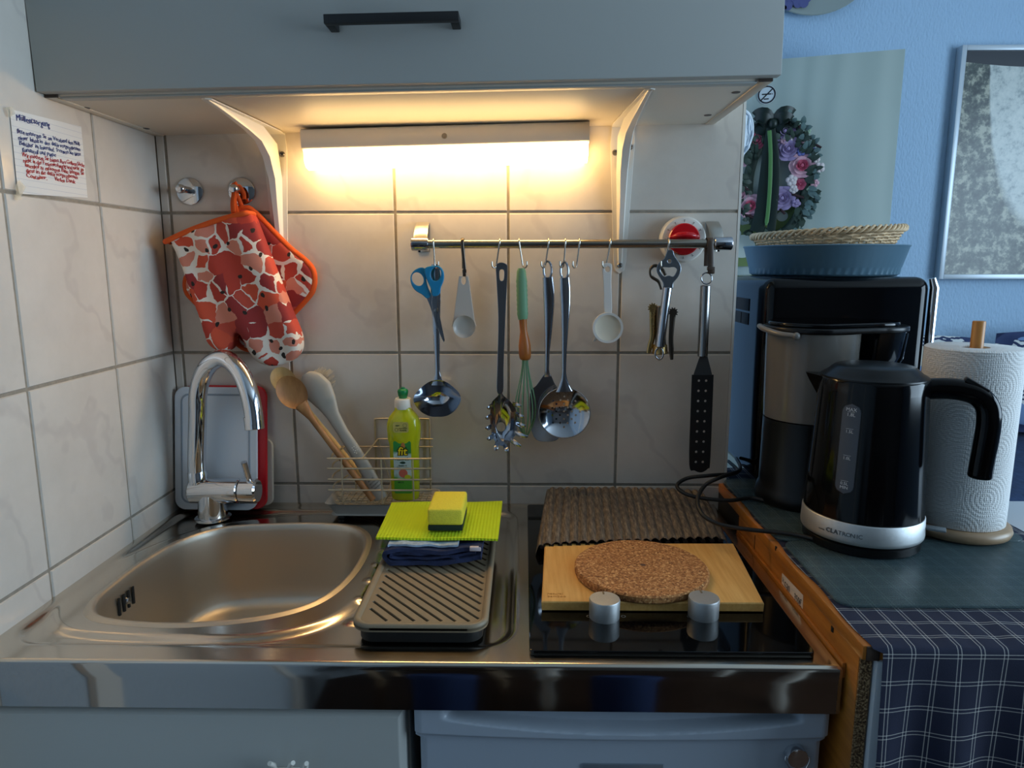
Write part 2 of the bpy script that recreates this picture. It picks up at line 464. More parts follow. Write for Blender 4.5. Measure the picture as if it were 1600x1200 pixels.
# shelf brackets
def bracket(xc, label):
    zc = 1.5705 - sin(ca) * xc + .0012
    t = thing('shelf_bracket', label, 'bracket', (xc, 0, 1.33), 'white brackets under the wall cabinet')
    def taper(pts_w, fr):   # tapered flat flange
        return pts_w
    k = MB()
    k.plate([[(-.019, 0), (-.021, -.03), (-.018, -.09), (-.011, -.23), (-.008, -.246), (0, -.252), (.008, -.246), (.011, -.23), (.018, -.09), (.021, -.03), (.019, 0)]], ((xc, -.003, zc), (1, 0, 0), (0, 0, 1)), .002, .0004)
    k.plate([[(-.019, 0), (-.021, .03), (-.014, .15), (-.007, .262), (0, .268), (.007, .262), (.014, .15), (.021, .03), (.019, 0)]], ((xc, -.001, zc - .002), (1, 0, 0), (0, -1, 0)), .002, .0004)
    k.build('flange', WHITE, t, 30)
    # hollow pressed ridge: its depth grows into the corner
    path = [(-.262, .0015, .003, .003), (-.2, .007, .005, .004), (-.13, .015, .007, .006), (-.08, .024, .009, .008)]
    secs = []
    for yy, d, wd, we in path: secs.append((V((xc, yy, zc - .002)), V((0, 0, -1)), d, wd, we))
    secs.append((V((xc, -.024, zc - .022)), V((0, -.7071, -.7071)), .034, .0115, .009))
    for zz, d, wd, we in ((-.08, .024, .010, .008), (-.13, .017, .008, .006), (-.19, .009, .006, .005), (-.243, .0015, .004, .003)):
        secs.append((V((xc, -.003, zc + zz)), V((0, -1, 0)), d, wd, we))
    vs = []; fs = []
    for p, dr, d, w0, w1 in secs:
        for sx, f in ((-w0, 0), (-w1, .75), (-w1 * .7, 1), (w1 * .7, 1), (w1, .75), (w0, 0)):
            q = p + dr * (d * f); vs.append((q.x + sx, q.y, q.z))
    for i in range(len(secs) - 1):
        for j in range(5): fs.append((i * 6 + j, i * 6 + j + 1, (i + 1) * 6 + j + 1, (i + 1) * 6 + j))
    k = MB().add(vs, fs); k.build('rib', WHITE, t, 40)
    for sx, zz in ((-.013, -.045), (.013, -.036), (0, -.237)):
        MB().lathe([(0, .0030), (.0016, .0030), (.0016, .0022), (.0036, .003), (.005, .001)], (xc + sx, -.0045, zc + zz), (0, -1, 0), 14).build('screw', DINOX, t)
    return t
bracket(.2120, 'white shelf bracket on the wall right of the oven mitt')
bracket(.8165, 'white shelf bracket on the wall right of the lit lamp')

# handwritten notice taped on the left tiles
nt = thing('paper_notice', 'handwritten notice in blue and red ink taped on the left wall tiles', 'notice', (.003, -.28, 1.45))
q = [at(15, 170, x=.0032), at(127, 198, x=.0032), at(137, 309, x=.0032), at(28, 303, x=.0032)]
k = NT('lined notice paper'); k.b.inputs['Roughness'].default_value = .7
sep = k.n('ShaderNodeSeparateXYZ'); k.l(k.co(), sep.inputs[0])
ln = k.math('LESS_THAN', k.math('FRACT', k.math('MULTIPLY', sep.outputs[2], 125)), .07)
k.base(k.mix(k.math('MULTIPLY', ln, .35), L3((232, 228, 222)), L3((120, 130, 170))))
g = MB(); vs = []; N = 8
for i in range(N + 1):
    for j in range(N + 1):
        a, b = i / N, j / N
        p = q[0].lerp(q[1], a).lerp(q[3].lerp(q[2], a), b); p.x += .0003 * sin(a * 3.1) * sin(b * 4) + .002 * (b > .9) * (a < .2); vs.append(p)
g.add(vs, [(i * (N + 1) + j, (i + 1) * (N + 1) + j, (i + 1) * (N + 1) + j + 1, i * (N + 1) + j + 1) for i in range(N) for j in range(N)])
g.build('paper', k.m, nt, 60)
rt = (q[1] - q[0]).normalized(); upv = V((1, 0, 0)).cross(rt).normalized(); hh = (q[0] - q[3]).length
Bt, Rt = MB(), MB()
lines = [("Müllentsorgung", Bt, .095, .45, .030), ("Bitte entsorgen Sie am Vorabend den Müll-", Bt, .25, .90, .012), ("eimer Inhalt in den dafür vorgesehenen", Bt, .32, .88, .02), ("Behälter im Innenhof. Trennen Sie bitte", Bt, .39, .87, .025), ("Kunststoff und Pappe", Bt, .46, .46, .045),
         ("Wir möchten Sie bitten, Ihre Gelben Säcke", Rt, .525, .90, .04), ("nicht in der Ferienwohnung und nicht im", Rt, .585, .87, .045), ("Innenhof zu entsorgen. Bitte bringen Sie", Rt, .645, .86, .055), ("diese in die dafür vorgesehenen", Rt, .705, .74, .06), ("Container.      Vielen Dank", Rt, .77, .69, .06)]
wn = (q[1] - q[0]).length
for s, k, v, wfrac, ind in lines:
    o0 = q[0] + rt * (ind * wn + .004) - upv * (v * hh + .002); o0.x = .0037
    n0 = len(k.v)
    text_mesh(k, s, .0078 if v > .1 else .0110, o0, rt, upv, shear=.12, sx=1, bold=0)
    L = max((p - o0).dot(rt) for p in k.v[n0:]); f = wfrac * wn / L
    for i in range(n0, len(k.v)):
        d = (k.v[i] - o0).dot(rt); k.v[i] = k.v[i] + rt * (d * (f - 1)) + upv * (.0007 * sin(d * 260 + v * 50) + .0003 * sin(d * 900 + v * 90)) + rt * (.0006 * sin(d * 480 + v * 30))
lab(Bt.build('blue_handwriting', mat('blue ink', (40, 52, 120), .6), nt, 0), 'blue handwriting')
lab(Rt.build('red_handwriting', mat('red ink', (190, 40, 46), .6), nt, 0), 'red handwriting')
k = NT('clear tape'); k.b.inputs['Roughness'].default_value = .25; k.base(L3((225, 215, 190))); k.b.inputs['Alpha'].default_value = .45
for loop in ([(8, 168), (20, 166), (24, 178), (14, 184)], [(24, 290), (30, 281), (41, 292), (34, 305), (26, 310)], [(22, 304), (34, 305), (32, 313), (24, 312)]):
    P = [at(a, b, x=.0062) for a, b in loop]; kk = MB().add(P, [tuple(range(len(P)))]); kk.build('tape', k.m, nt, 0)
# ================================================================== wall hooks, oven mitt, pot holder
YR = -.055                                          # axis of the utensil rail
ZR = 1.3833
def wall_hook(x, z, label):
    t = thing('wall_hook', label, 'hook', (x, -.002, z - .023), 'round chrome wall hooks')
    MB().lathe([(0, .0), (.0228, 0), (.0235, .0012), (.0232, .003), (.0215, .004), (0, .0042)], (x, -.0018, z), (0, -1, 0), 48).build('disc', CHROME, t)
    MB().lathe([(.0065, 0), (.0065, .026), (.0075, .0265), (.0078, .031), (.0072, .034), (.0055, .0355), (0, .036)], (x - .001, -.005, z + .001), (0, -1, 0), 28).build('peg', CHROME, t)
wall_hook(.0569, 1.4771, 'empty round chrome wall hook in the left corner')
wall_hook(.149, 1.4768, 'round chrome wall hook that the oven mitt hangs from')

def m_poppy(name):
    k = NT(name); k.b.inputs['Roughness'].default_value = .85
    co = k.co(); nz = k.n('ShaderNodeTexNoise'); nz.inputs['Scale'].default_value = 60; nz.inputs['Detail'].default_value = 2; k.l(co, nz.inputs[0])
    a = k.n('ShaderNodeVectorMath', operation='MULTIPLY_ADD'); a.inputs[1].default_value = (.012, .012, .012); k.l(nz.outputs[1], a.inputs[0]); k.l(co, a.inputs[2])
    sq = k.n('ShaderNodeSeparateXYZ'); k.l(a.outputs[0], sq.inputs[0]); mp = k.n('ShaderNodeCombineXYZ'); k.l(sq.outputs[0], mp.inputs[0]); k.l(sq.outputs[2], mp.inputs[1])
    v = k.n('ShaderNodeTexVoronoi', feature='F1'); v.inputs['Scale'].default_value = 36; v.inputs['Randomness'].default_value = .85; k.l(mp.outputs[0], v.inputs[0])
    e = k.n('ShaderNodeTexVoronoi', feature='DISTANCE_TO_EDGE'); e.inputs['Scale'].default_value = 36; e.inputs['Randomness'].default_value = .85; k.l(mp.outputs[0], e.inputs[0])
    big = k.n('ShaderNodeTexVoronoi', feature='F1'); big.inputs['Scale'].default_value = 25; k.l(mp.outputs[0], big.inputs[0])
    for q_ in (v, e, big): q_.voronoi_dimensions = '2D'
    sp = k.n('ShaderNodeSeparateColor'); k.l(v.outputs['Color'], sp.inputs[0])
    petal = k.ramp(sp.outputs[0], [(0, L3((186, 62, 46))), (.22, L3((212, 84, 56))), (.42, L3((152, 48, 46))), (.56, L3((214, 134, 112))), (.84, L3((196, 76, 58)))])
    petal.node.color_ramp.interpolation = 'CONSTANT'
    gap = k.noise(17, 2); th = k.math('MULTIPLY_ADD', gap, 1.0, -.46)
    white = k.math('LESS_THAN', e.outputs[0], th)
    c = k.mix(white, petal, L3((236, 224, 210)))
    dot = k.math('LESS_THAN', big.outputs[0], .095)
    k.base(k.mix(dot, c, L3((42, 34, 28))))
    k.bump(k.noise(900, 2), .25, .0006)
    return k.m
POPPY = m_poppy('poppy print cotton')
ORANGE = mat('orange binding', (222, 88, 22), .8, bump=.3, bscale=900)
hp = thing('pot_holder', 'square poppy print pot holder with orange binding hanging behind the oven mitt', 'pot holder', (.149, -.004, 1.20))
lp = cr(pl([(383, 326), (398, 332), (450, 385), (478, 408), (490, 425), (490, 448), (480, 466), (440, 508), (412, 537), (398, 545), (380, 542), (355, 520), (305, 470), (293, 455), (292, 437), (302, 420), (340, 370), (372, 330)], -.014), 6)
k = MB(); vs, fs = puffy([(p.x, p.z) for p in lp], .015, .004, 8); k.add([(p.x, -.0155 - p.z, p.y) for p in vs], fs); k.build('pad', POPPY, hp, 80)
k = MB(); k.loft([V((p.x, -.0155, p.z)) for p in lp], .0042, .0088, (0, 0, 1), 10, 2.6, True); k.M = None
k = MB(); k.tube([V((p.x, -.0155, p.z)) for p in lp], .0058, 10, True); k.build('binding', ORANGE, hp, 80)
def loop_strip(parent, pts, w):
    k = MB(); k.loft(cr(pts, 6, False), w, .0012, (.55, 0, .3), 8, 3); return k.build('hanging_loop', ORANGE, parent, 60)
zl = at(378, 292, y=-.03).z
loop_strip(hp, [(.158, -.018, 1.462), (.157, -.016, 1.472), (.151, -.020, 1.4835), (.145, -.022, 1.478), (.150, -.018, 1.458), (.156, -.016, 1.440)], .004)
om = thing('oven_mitt', 'poppy print oven mitt with orange binding hanging from a chrome wall hook', 'oven mitt', (.149, -.03, 1.18))
YM = -.046
out = [(269, 374), (300, 358), (345, 341), (390, 329), (397, 335), (404, 352), (420, 393), (437, 437), (447, 462), (456, 487), (465, 508), (471, 524), (472.5, 541), (469, 553), (460, 562), (448, 568), (436, 571), (424, 570.5), (412, 567), (402, 561), (393, 549), (386, 534), (379, 521), (371, 513), (369, 521), (368.5, 533), (366, 542), (361, 548), (353, 549.5), (343, 546), (335, 541), (328.5, 534), (325, 521), (319, 500), (311, 478), (304, 458), (296, 434), (288, 412), (279, 391)]
P = pl(out, YM)
k = MB(); vs, fs = puffy([(p.x, p.z) for p in P], .040, .0042, 16)
k.add([(p.x, YM - p.z * (1 + .15 * sin(p.x * 90 + p.y * 40)), p.y) for p in vs], fs); k.build('mitt_body', POPPY, om, 80)
k = MB(); bp = pl([(267, 378), (300, 362.5), (345, 346), (391, 334)], YM)
top = cr(bp, 8, False); fr = [p + V((0, -.0185, 0)) for p in top]; bk = [p + V((0, .0155, 0)) for p in top][::-1]
k.tube(fr + [top[-1] + V((.004, 0, 0))] + bk + [top[0] + V((-.002, 0, 0))], .0046, 10, True); k.build('binding', ORANGE, om, 80)
loop_strip(om, [(.1535, -.056, 1.437), (.151, -.050, 1.455), (.1475, -.034, 1.474), (.146, -.030, 1.4865), (.1465, -.026, 1.4850), (.142, -.022, 1.46), (.1485, -.030, 1.437)], .0048)

# ================================================================== utensil rail with hooks
rl = thing('utensil_rail', 'steel utensil rail mounted across the tiles', 'rail', (.725, -.002, ZR))
x0, x1 = at(643, 383, y=YR).x, at(1143, 379, y=YR).x
MB().cyl((x0 + .02, YR, ZR), (x1 - .02, YR, ZR), .0074, n=28).build('bar', m_steel('rail steel', (170, 165, 155), .22), rl)
for a, b in ((x0, x0 + .029), (x1 - .03, x1)):
    MB().lathe([(0, 0), (.0100, 0), (.0112, .0012), (.0112, b - a - .0012), (.0104, b - a), (.0074, b - a)], (a, YR, ZR), (1, 0, 0), 32).build('end_cap', INOX, rl)
for xm in (.468, .976):
    k = MB(); c = [(xm, YR + .012, ZR + .004), (xm, YR + .018, ZR + .016), (xm, YR + .030, ZR + .028), (xm, YR + .044, ZR + .036), (xm, -.004, ZR + .0385), (xm, -.003, ZR + .030), (xm, -.003, ZR - .012)]
    k.loft(cr(c, 6, False), .0118, .001, (1, 0, 0), 8, 4); k.build('mount_strip', m_steel('brushed strip', (196, 192, 184), .3, .05, (80, 1, 1), 60), rl, 50)
    MB().cyl((xm, YR, ZR - .0135), (xm, YR, ZR - .0105), .002, n=10).build('grub_screw', DARK, rl)

def s_hook(px, tilt, label, drop=.040):
    x = at(px, 381, y=YR).x
    t = thing('s_hook', label, 'hook', (x, YR, ZR - drop - .004), 'steel hooks on the utensil rail')
    r = .0094; pts = []
    for k_ in range(9):
        g = radians(-50 + 210 * k_ / 8); pts.append((x, YR + r * cos(g), ZR + r * sin(g)))
    a = V(pts[-1]); e = V((x + tilt, YR - .003, ZR - drop + .006))
    pts += [a.lerp(e, .45), e]
    for k_ in range(1, 7):
        g = pi * k_ / 6 * 1.05; pts.append((e.x + tilt * .05 + .0035 * (1 - cos(g)) * (-1 if tilt > 0 else 1) * -1, e.y - .0045 * (1 - cos(g)) * .9, e.z - .0058 * sin(g)))
    pts.append((pts[-1][0], pts[-1][1], pts[-1][2] + .004))
    MB().tube(cr(pts, 3, False), .00145, 8).build('wire', HOOKM, t, 80); return t
for px, tl, s in ((678, .001, 'steel S hook holding the ladle and blue scissors'), (781, -.006, 'steel S hook holding the pasta server'), (811, .006, 'steel S hook holding the green whisk'),
                  (857, -.005, 'steel S hook holding the spatula beside the skimmer'), (883, -.002, 'steel S hook holding the perforated skimmer'), (905, -.004, 'empty steel S hook between skimmer and tea strainer'),
                  (953, -.006, 'steel S hook holding the white tea strainer'), (1044, -.006, 'steel S hook holding the bottle opener and corkscrew')):
    s_hook(px, tl, s)
def strap_hook(px, bot, label, m, w):
    x = at(px, 381, y=YR).x; zb = at(px, bot, y=YR).z
    t = thing('strap_hook', label, 'hook', (x, YR, zb))
    pts = [(x, YR + .0088, zb + .012), (x, YR + .0095, ZR - .004), (x, YR + .0075, ZR + .0075), (x, YR, ZR + .0098), (x, YR - .008, ZR + .0068), (x, YR - .0095, ZR - .004), (x + .003, YR - .006, zb + .012), (x + .003, YR - .007, zb + .002), (x + .003, YR - .012, zb), (x + .003, YR - .014, zb + .006)]
    MB().loft(cr(pts, 5, False), w, .0008, (1, 0, 0), 8, 4).build('strip', m, t, 60)
    MB().box((x + .003 - w - .0008, YR - .0105, zb + .005), (x + .003 + w + .0008, YR - .0035, zb + .011), .0006).build('clip', m, t)
strap_hook(723, 431, 'flat dark metal hook holding the measuring scoop', GUN, .0026)
strap_hook(1108, 427, 'brown strap hook holding the black slotted spatula', mat('brown strap', (74, 60, 50), .4), .0052)

def utensil(name, label, cat, px, py, g='utensils on the rail'):
    p = at(px, py, y=YR); return thing(name, label, cat, p, g)
YU = YR - .004
def ptw(lst, y):  # (px, py, half width px) -> points, half widths
    sc = (at(801, 500, y=y) - at(800, 500, y=y)).x
    return [at(a, b, y=y) for a, b, c in lst], [c * sc for a, b, c in lst]
def handle(k, lst, y, thick, n=16, ex=2.4, bow=0, lean=0):
    P, w = ptw(lst, y)
    for i, p in enumerate(P): p.y += bow * sin(pi * i / (len(P) - 1)) + lean * i / (len(P) - 1)
    N = len(P); PP = cr(P, 5, False); W = [w[min(i // 5, N - 2)] * (1 - (i % 5) / 5) + w[min(i // 5 + 1, N - 1)] * ((i % 5) / 5) for i in range(len(PP))]; W[-1] = w[-1]
    k.loft(PP, W, [thick] * len(PP) if not hasattr(thick, '__len__') else thick, (1, 0, 0), n, ex)
def dish(k, c, outline, depth, th, rings=10, p=2.0):
    """concave bowl facing the viewer; outline = world points, depth pushes towards the wall"""
    n = len(outline); vs = []; fs = []
    for s in (0, 1):
        for i in range(rings + 1):
            f = i / rings
            for q in outline:
                v = V(c).lerp(q, max(f, .001)); d = depth * (1 - f ** p); v.y += d + s * th; vs.append(v)
        o = s * (rings + 1) * n
        for i in range(rings):
            for j in range(n):
                l = (j + 1) % n; fs.append((o + i * n + j, o + i * n + l, o + (i + 1) * n + l, o + (i + 1) * n + j))
    o = (rings + 1) * n
    for j in range(n): l = (j + 1) % n; fs.append((rings * n + j, rings * n + l, o + rings * n + l, o + rings * n + j))
    k.add(vs, fs)

# ladle
t = utensil('soup_ladle', 'polished steel soup ladle hanging behind the blue scissors', 'ladle', 683, 652)
k = MB(); handle(k, [(680, 413, 6), (680.5, 430, 8.5), (681, 470, 7.5), (682, 520, 5.5), (683, 560, 4), (683.6, 580, 4), (684, 592, 6.5), (684, 602, 11)], YU + .006, .0022)
k.build('handle', INOX, t)
k = MB(); o = cr(pl([(684, 594), (672, 596), (660, 604), (648, 617), (646.5, 628), (655, 641), (669, 649.5), (684, 651.5), (700, 649), (713, 639), (720, 625), (717, 614), (706, 603), (695, 596)], YU), 5)
dish(k, at(683.5, 626, y=YU), o, .03, .0012, 12, 2.2); k.build('bowl', INOX, t, 60)
# scissors
t = utensil('scissors', 'scissors with blue plastic handles hanging over the ladle', 'scissors', 678, 530)
YS = YU - .008
def c5(l): return [(630 + a / 3.075, 330 + b / 3.075) for a, b in l]
for nm, outl, hole, y in (('finger_loop', [(35, 322), (42, 298), (60, 280), (85, 270), (104, 276), (110, 300), (112, 335), (121, 370), (134, 400), (128, 414), (112, 418), (90, 400), (60, 382), (41, 355)], (70, 326, 27, 34, -30), YS),
                          ('finger_loop', [(104, 276), (125, 265), (160, 262), (183, 272), (196, 300), (194, 335), (182, 365), (176, 395), (160, 408), (140, 405), (135, 375), (118, 340), (106, 305)], (157, 302, 25, 33, 8), YS - .0045)):
    k = MB(); P = cr(pl(c5(outl), y), 5); hx, hy, ra, rb, ro = hole
    H = ell(630 + hx / 3.075, 330 + hy / 3.075, ra / 3.075, rb / 3.075, y, 22, ro); k.xz([P, H], y, .006, .0016)
    lab(k.build(nm, mat('blue handle plastic', (26, 132, 182), .35), t, 40), 'blue finger loop')
for outl, y in (([(112, 418), (134, 400), (158, 440), (170, 475), (200, 620), (196, 630), (186, 615), (150, 520), (128, 455)], YS), ([(140, 405), (166, 405), (166, 455), (160, 520), (168, 560), (160, 565), (146, 500), (136, 440)], YS - .0022)):
    k = MB(); k.xz([pl(c5(outl), y)], y, .0016, .0004); k.build('blade', INOX, t, 30)
MB().lathe([(0, .002), (.003, .0015), (.0035, 0)], at(681, 485, y=YS - .004), (0, -1, 0), 16).build('pivot_screw', DINOX, t)
# measuring scoop
t = utensil('measuring_scoop', 'white translucent measuring scoop on a flat hook', 'scoop', 725, 528)
SCO = mat('milky plastic', (214, 208, 200), .3, Transmission_Weight=.25)
k = MB(); k.xz([cr(pl([(717, 433), (720, 431), (729, 431), (732, 433), (736, 460), (741.5, 500), (742, 511), (708.5, 511), (708.5, 500), (713.5, 460)], YU + .004), 3), ell(724.5, 438, 3.6, 6.5, YU + .004, 16)], YU + .004, .003, .0008)
k.build('handle', SCO, t, 40)
k = MB(); dish(k, at(725.3, 510.5, y=YU - .006), ell(725.3, 510.5, 17.5, 17.5, YU - .006, 40), .0065, .0012, 10, 5); k.build('cup', SCO, t, 60)
# pasta server
t = utensil('pasta_server', 'steel pasta server with toothed head and round drain hole', 'pasta server', 789, 706)
k = MB(); k.xz([cr(pl([(774.5, 418), (777, 412), (783, 410), (790, 412), (793, 418), (792, 445), (789.5, 500), (787, 570), (786, 612), (776.5, 612), (777, 570), (778.5, 500), (776, 445)], YU), 4), cr(pl([(780.5, 424), (784, 421), (787.5, 424), (787, 436), (784, 439), (781, 436)], YU), 4)], YU, .0022, .0006)
k.build('handle', INOX, t, 40)
def c5p(l): return [(630 + a / 3.075, 330 + b / 3.075) for a, b in l]
o = cr(pl(c5p([(470, 868), (452, 890), (425, 920), (418, 970), (420, 1030), (430, 1085), (455, 1120), (490, 1128), (520, 1100), (545, 1060), (548, 1000), (540, 950), (515, 915), (484, 888)]), YU), 5)
k = MB(); cpt = at(630 + 478 / 3.075, 330 + 1020 / 3.075, y=YU); n = len(o); vs = []; fs = []
hole = [at(630 + 468 / 3.075 + 7.2 * cos(2 * pi * i / n + 1.9), 330 + 1048 / 3.075 - 8.2 * sin(2 * pi * i / n + 1.9), y=YU) for i in range(n)]
for i in range(n):   # line the hole up with the outline directions
    d = o[i] - cpt; g = atan2(d.z, d.x); hole[i] = at(630 + 468 / 3.075, 330 + 1048 / 3.075, y=YU) + V((.0078 * cos(g), 0, .0088 * sin(g)))
for s in (0, 1):
    for r in range(9):
        f = r / 8
        for i in range(n):
            v = hole[i].lerp(o[i], f); v.y += .018 * (1 - f ** 2.2) + s * .0012; vs.append(v)
for s in (0, 1):
    for r in range(8):
        for i in range(n): l = (i + 1) % n; b = s * 9 * n; fs.append((b + r * n + i, b + r * n + l, b + (r + 1) * n + l, b + (r + 1) * n + i))
for i in range(n):
    l = (i + 1) % n; fs.append((i, l, 9 * n + l, 9 * n + i)); fs.append((8 * n + i, 8 * n + l, 17 * n + l, 17 * n + i))
k.add(vs, fs); k.build('head', INOX, t, 60)
for (a, b), (c, d) in (((425, 935), (402, 946)), ((419, 985), (394, 993)), ((420, 1035), (394, 1044)), ((430, 1080), (402, 1096)), ((452, 1115), (443, 1150)), ((490, 1125), (500, 1158)), ((520, 1100), (566, 1130)), ((540, 1065), (600, 1085)), ((547, 1020), (590, 1032)), ((545, 975), (580, 988)), ((530, 925), (568, 935))):
    A = at(630 + a / 3.075, 330 + b / 3.075, y=YU); B = at(630 + c / 3.075, 330 + d / 3.075, y=YU - .012); Mx = A.lerp(B, .5) + V((0, -.004, 0))
    dr = (B - A).normalized(); sd = dr.cross(V((0, 1, 0)))
    MB().loft(cr([A - dr * .002, Mx, B], 4, False), [.0042] * 5 + [.0036, .003, .0026, .002], .0009, sd, 8, 3).build('tooth', INOX, t, 50)
# whisk
YW = YU + .012
t = utensil('whisk', 'green whisk with ribbed grip and wooden collar', 'whisk', 821, 685)
SAGE = mat('sage green silicone', (112, 160, 124), .55)
k = MB(); P, w = ptw([(814.5, 419, 5), (814.6, 424, 7), (814.8, 432, 7.6)] + [(815 + .1 * i, 436 + 3.6 * i, 8.3 + (.55 if i % 2 else -.1)) for i in range(17)] + [(817, 499, 7.2)], YW)
k.loft(P, w, [q * .85 for q in w], (1, 0, 0), 20, 2.1); k.build('grip', SAGE, t, 60)
k = MB(); P, w = ptw([(817, 497, 6.3), (817.5, 508, 5.8), (818.3, 518, 5.6), (819.2, 530, 8), (819.8, 540, 9.6), (820.3, 552, 9.8), (820.5, 559, 9), (820.5, 562, 7)], YW)
k.loft(P, w, w, (1, 0, 0), 20); k.build('collar', m_wood('whisk wood', (150, 84, 30), (186, 112, 48), 9, (10, 10, 2), .4), t, 60)
ax = at(820.5, 560, y=YW); bt = at(822, 685, y=YW); Lw = (ax - bt).length
for i in range(6):
    g = pi * i / 6 + .2; hd = V((cos(g), sin(g), 0)); pts = []
    for j in range(25):
        u = j / 24; a = pi * u
        wd = .018 * (sin(a) ** 1.0) ; h = -Lw * (.5 - .5 * cos(2 * pi * u)) 
        side = 1 if u < .5 else -1
        uu = u * 2 if u < .5 else 2 - u * 2
        rr = .0045 + .0145 * sin(pi * min(uu, 1) ** 1.5) if uu < 1 else .0045
        rr = (.0045 * (1 - uu) + .0175 * sin(pi * uu ** 1.6) * (1 if uu < .99 else 0))
        pts.append(ax + V((.0013 * uu, 0, -Lw * uu)) + hd * (rr * side) if uu < .999 else bt.copy())
    MB().tube(pts, .0009, 6).build('wire', SAGE, t, 80)
# turner
t = utensil('spatula', 'polished steel spatula with a broad blade behind the skimmer', 'spatula', 858, 690)
def hloop(k, px, py, w, h, y):
    P = [at(px + w * cos(2 * pi * i / 28), py + h * sin(2 * pi * i / 28), y=y) for i in range(28)]
    k.loft(P, .0026, .0022, (0, 1, 0), 10, 2.2, True)
k = MB(); yt = YU + .004; hloop(k, 855.5, 422, 6.2, 14, yt)
handle(k, [(856, 433, 8.0), (857.5, 455, 8.8), (858, 480, 8.2), (857, 515, 6.2), (855.5, 550, 4), (855, 578, 3.4), (855.5, 590, 5.5)], yt, .0034, lean=.014); k.build('handle', INOX, t, 60)
k = MB(); k.xz([cr(pl([(852, 583), (859, 583), (866, 598), (872, 610), (876, 640), (876, 672), (872, 686), (860, 690), (842, 689), (834, 682), (829.5, 668), (828, 640), (828.5, 612), (838, 602)], yt + .016), 4)], yt + .016, .0014, .0004); k.build('blade', INOX, t, 30)
# skimmer
t = utensil('skimmer', 'polished steel skimmer with a round perforated head', 'skimmer', 882, 688)
ys = YU - .003
k = MB(); hloop(k, 881.8, 423, 6, 13.5, ys)
handle(k, [(882, 434, 7.4), (883, 455, 8.2), (883.5, 480, 7.4), (882.6, 515, 5.4), (881.6, 550, 4), (881.2, 580, 3.4), (881.4, 592, 5), (881.6, 603, 9), (881.8, 612, 14)], ys, .0026); k.build('handle', INOX, t, 60)
k = MB(); cc = at(882, 645.5, y=ys); R = .0452; NT_ = 13; vs = []; fs = []
def disc(u, v):
    x = u * sqrt(1 - v * v / 2); z = v * sqrt(1 - u * u / 2); rr = x * x + z * z
    return cc + V((x * R, .016 * (1 - rr ** 1.1) , z * R))
for i in range(NT_):
    for j in range(NT_):
        a, b = -1 + 2 * i / NT_, -1 + 2 * j / NT_; s = 2 / NT_; mu, mv = a + s / 2, b + s / 2
        bd = []
        for kk in range(4):
            e = [(0, 0), (1, 0), (1, 1), (0, 1)]; p, q = e[kk], e[(kk + 1) % 4]
            for f in (0, .25, .5, .75): bd.append((a + s * (p[0] + (q[0] - p[0]) * f), b + s * (p[1] + (q[1] - p[1]) * f)))
        o_ = len(vs); vs += [disc(*p) for p in bd]
        holed = (i + j) % 2 == 0 and mu * mu + mv * mv < .47
        rad = s * .27 if holed else s * .25
        inner = []
        for kk in range(16):
            g = atan2(bd[kk][1] - mv, bd[kk][0] - mu); inner.append((mu + rad * cos(g), mv + rad * sin(g)))
        vs += [disc(*p) for p in inner]
        for kk in range(16): l = (kk + 1) % 16; fs.append((o_ + kk, o_ + l, o_ + 16 + l, o_ + 16 + kk))
        if not holed: vs.append(disc(mu, mv)); fs += [(o_ + 16 + kk, o_ + 16 + (kk + 1) % 16, o_ + 32) for kk in range(16)]
k.add(vs, fs)
k.build('head', INOX, t, 80, weld=.00005)
k = MB(); k.tube([cc + V((.0450 * cos(2 * pi * i / 64), .0004, .0450 * sin(2 * pi * i / 64))) for i in range(64)], .0009, 8, True); k.build('rim', INOX, t, 80)
# tea strainer
t = utensil('tea_strainer', 'small white plastic tea strainer', 'strainer', 949, 536)
STR = mat('white strainer plastic', (224, 220, 214), .35, Transmission_Weight=.1)
k = MB(); k.xz([cr(pl([(941, 416), (945, 411.5), (953, 411.5), (956, 416), (955, 440), (955.5, 490), (944.5, 490), (943, 450)], YU), 4), ell(949, 420.5, 4, 4.5, YU, 16)], YU, .003, .001); k.build('handle', STR, t, 40)
k = MB(); cs = at(949.4, 512, y=YU - .003)
k.loft([cs + V((.0232 * cos(2 * pi * i / 40), 0, .0232 * sin(2 * pi * i / 40))) for i in range(40)], .0022, .005, (0, 0, 1), 10, 3, True) if False else k.lathe([(.0222, -.005), (.0222, .005), (.0262, .0055), (.0262, -.004)], cs, (0, -1, 0), 44)
k.build('rim', STR, t, 50)
k = NT('fine strainer mesh'); k.base(L3((226, 214, 192))); k.b.inputs['Roughness'].default_value = .5
bx = k.n('ShaderNodeTexChecker'); bx.inputs['Scale'].default_value = 1400; k.l(k.co(), bx.inputs[0]); k.bump(bx.outputs[1], .3, .0004); MESHM = k.m
k = MB(); dish(k, cs + V((0, -.003, 0)), [cs + V((.0225 * cos(2 * pi * i / 40), -.003, .0225 * sin(2 * pi * i / 40))) for i in range(40)], .004, .0006, 10, 2.2); k.build('sieve', MESHM, t, 60)
MB().loft([at(933, 526, y=YU), at(927.5, 533.5, y=YU)], [.003, .0018], .0016, (1, 0, .6), 8, 3).build('rest_lug', STR, t)
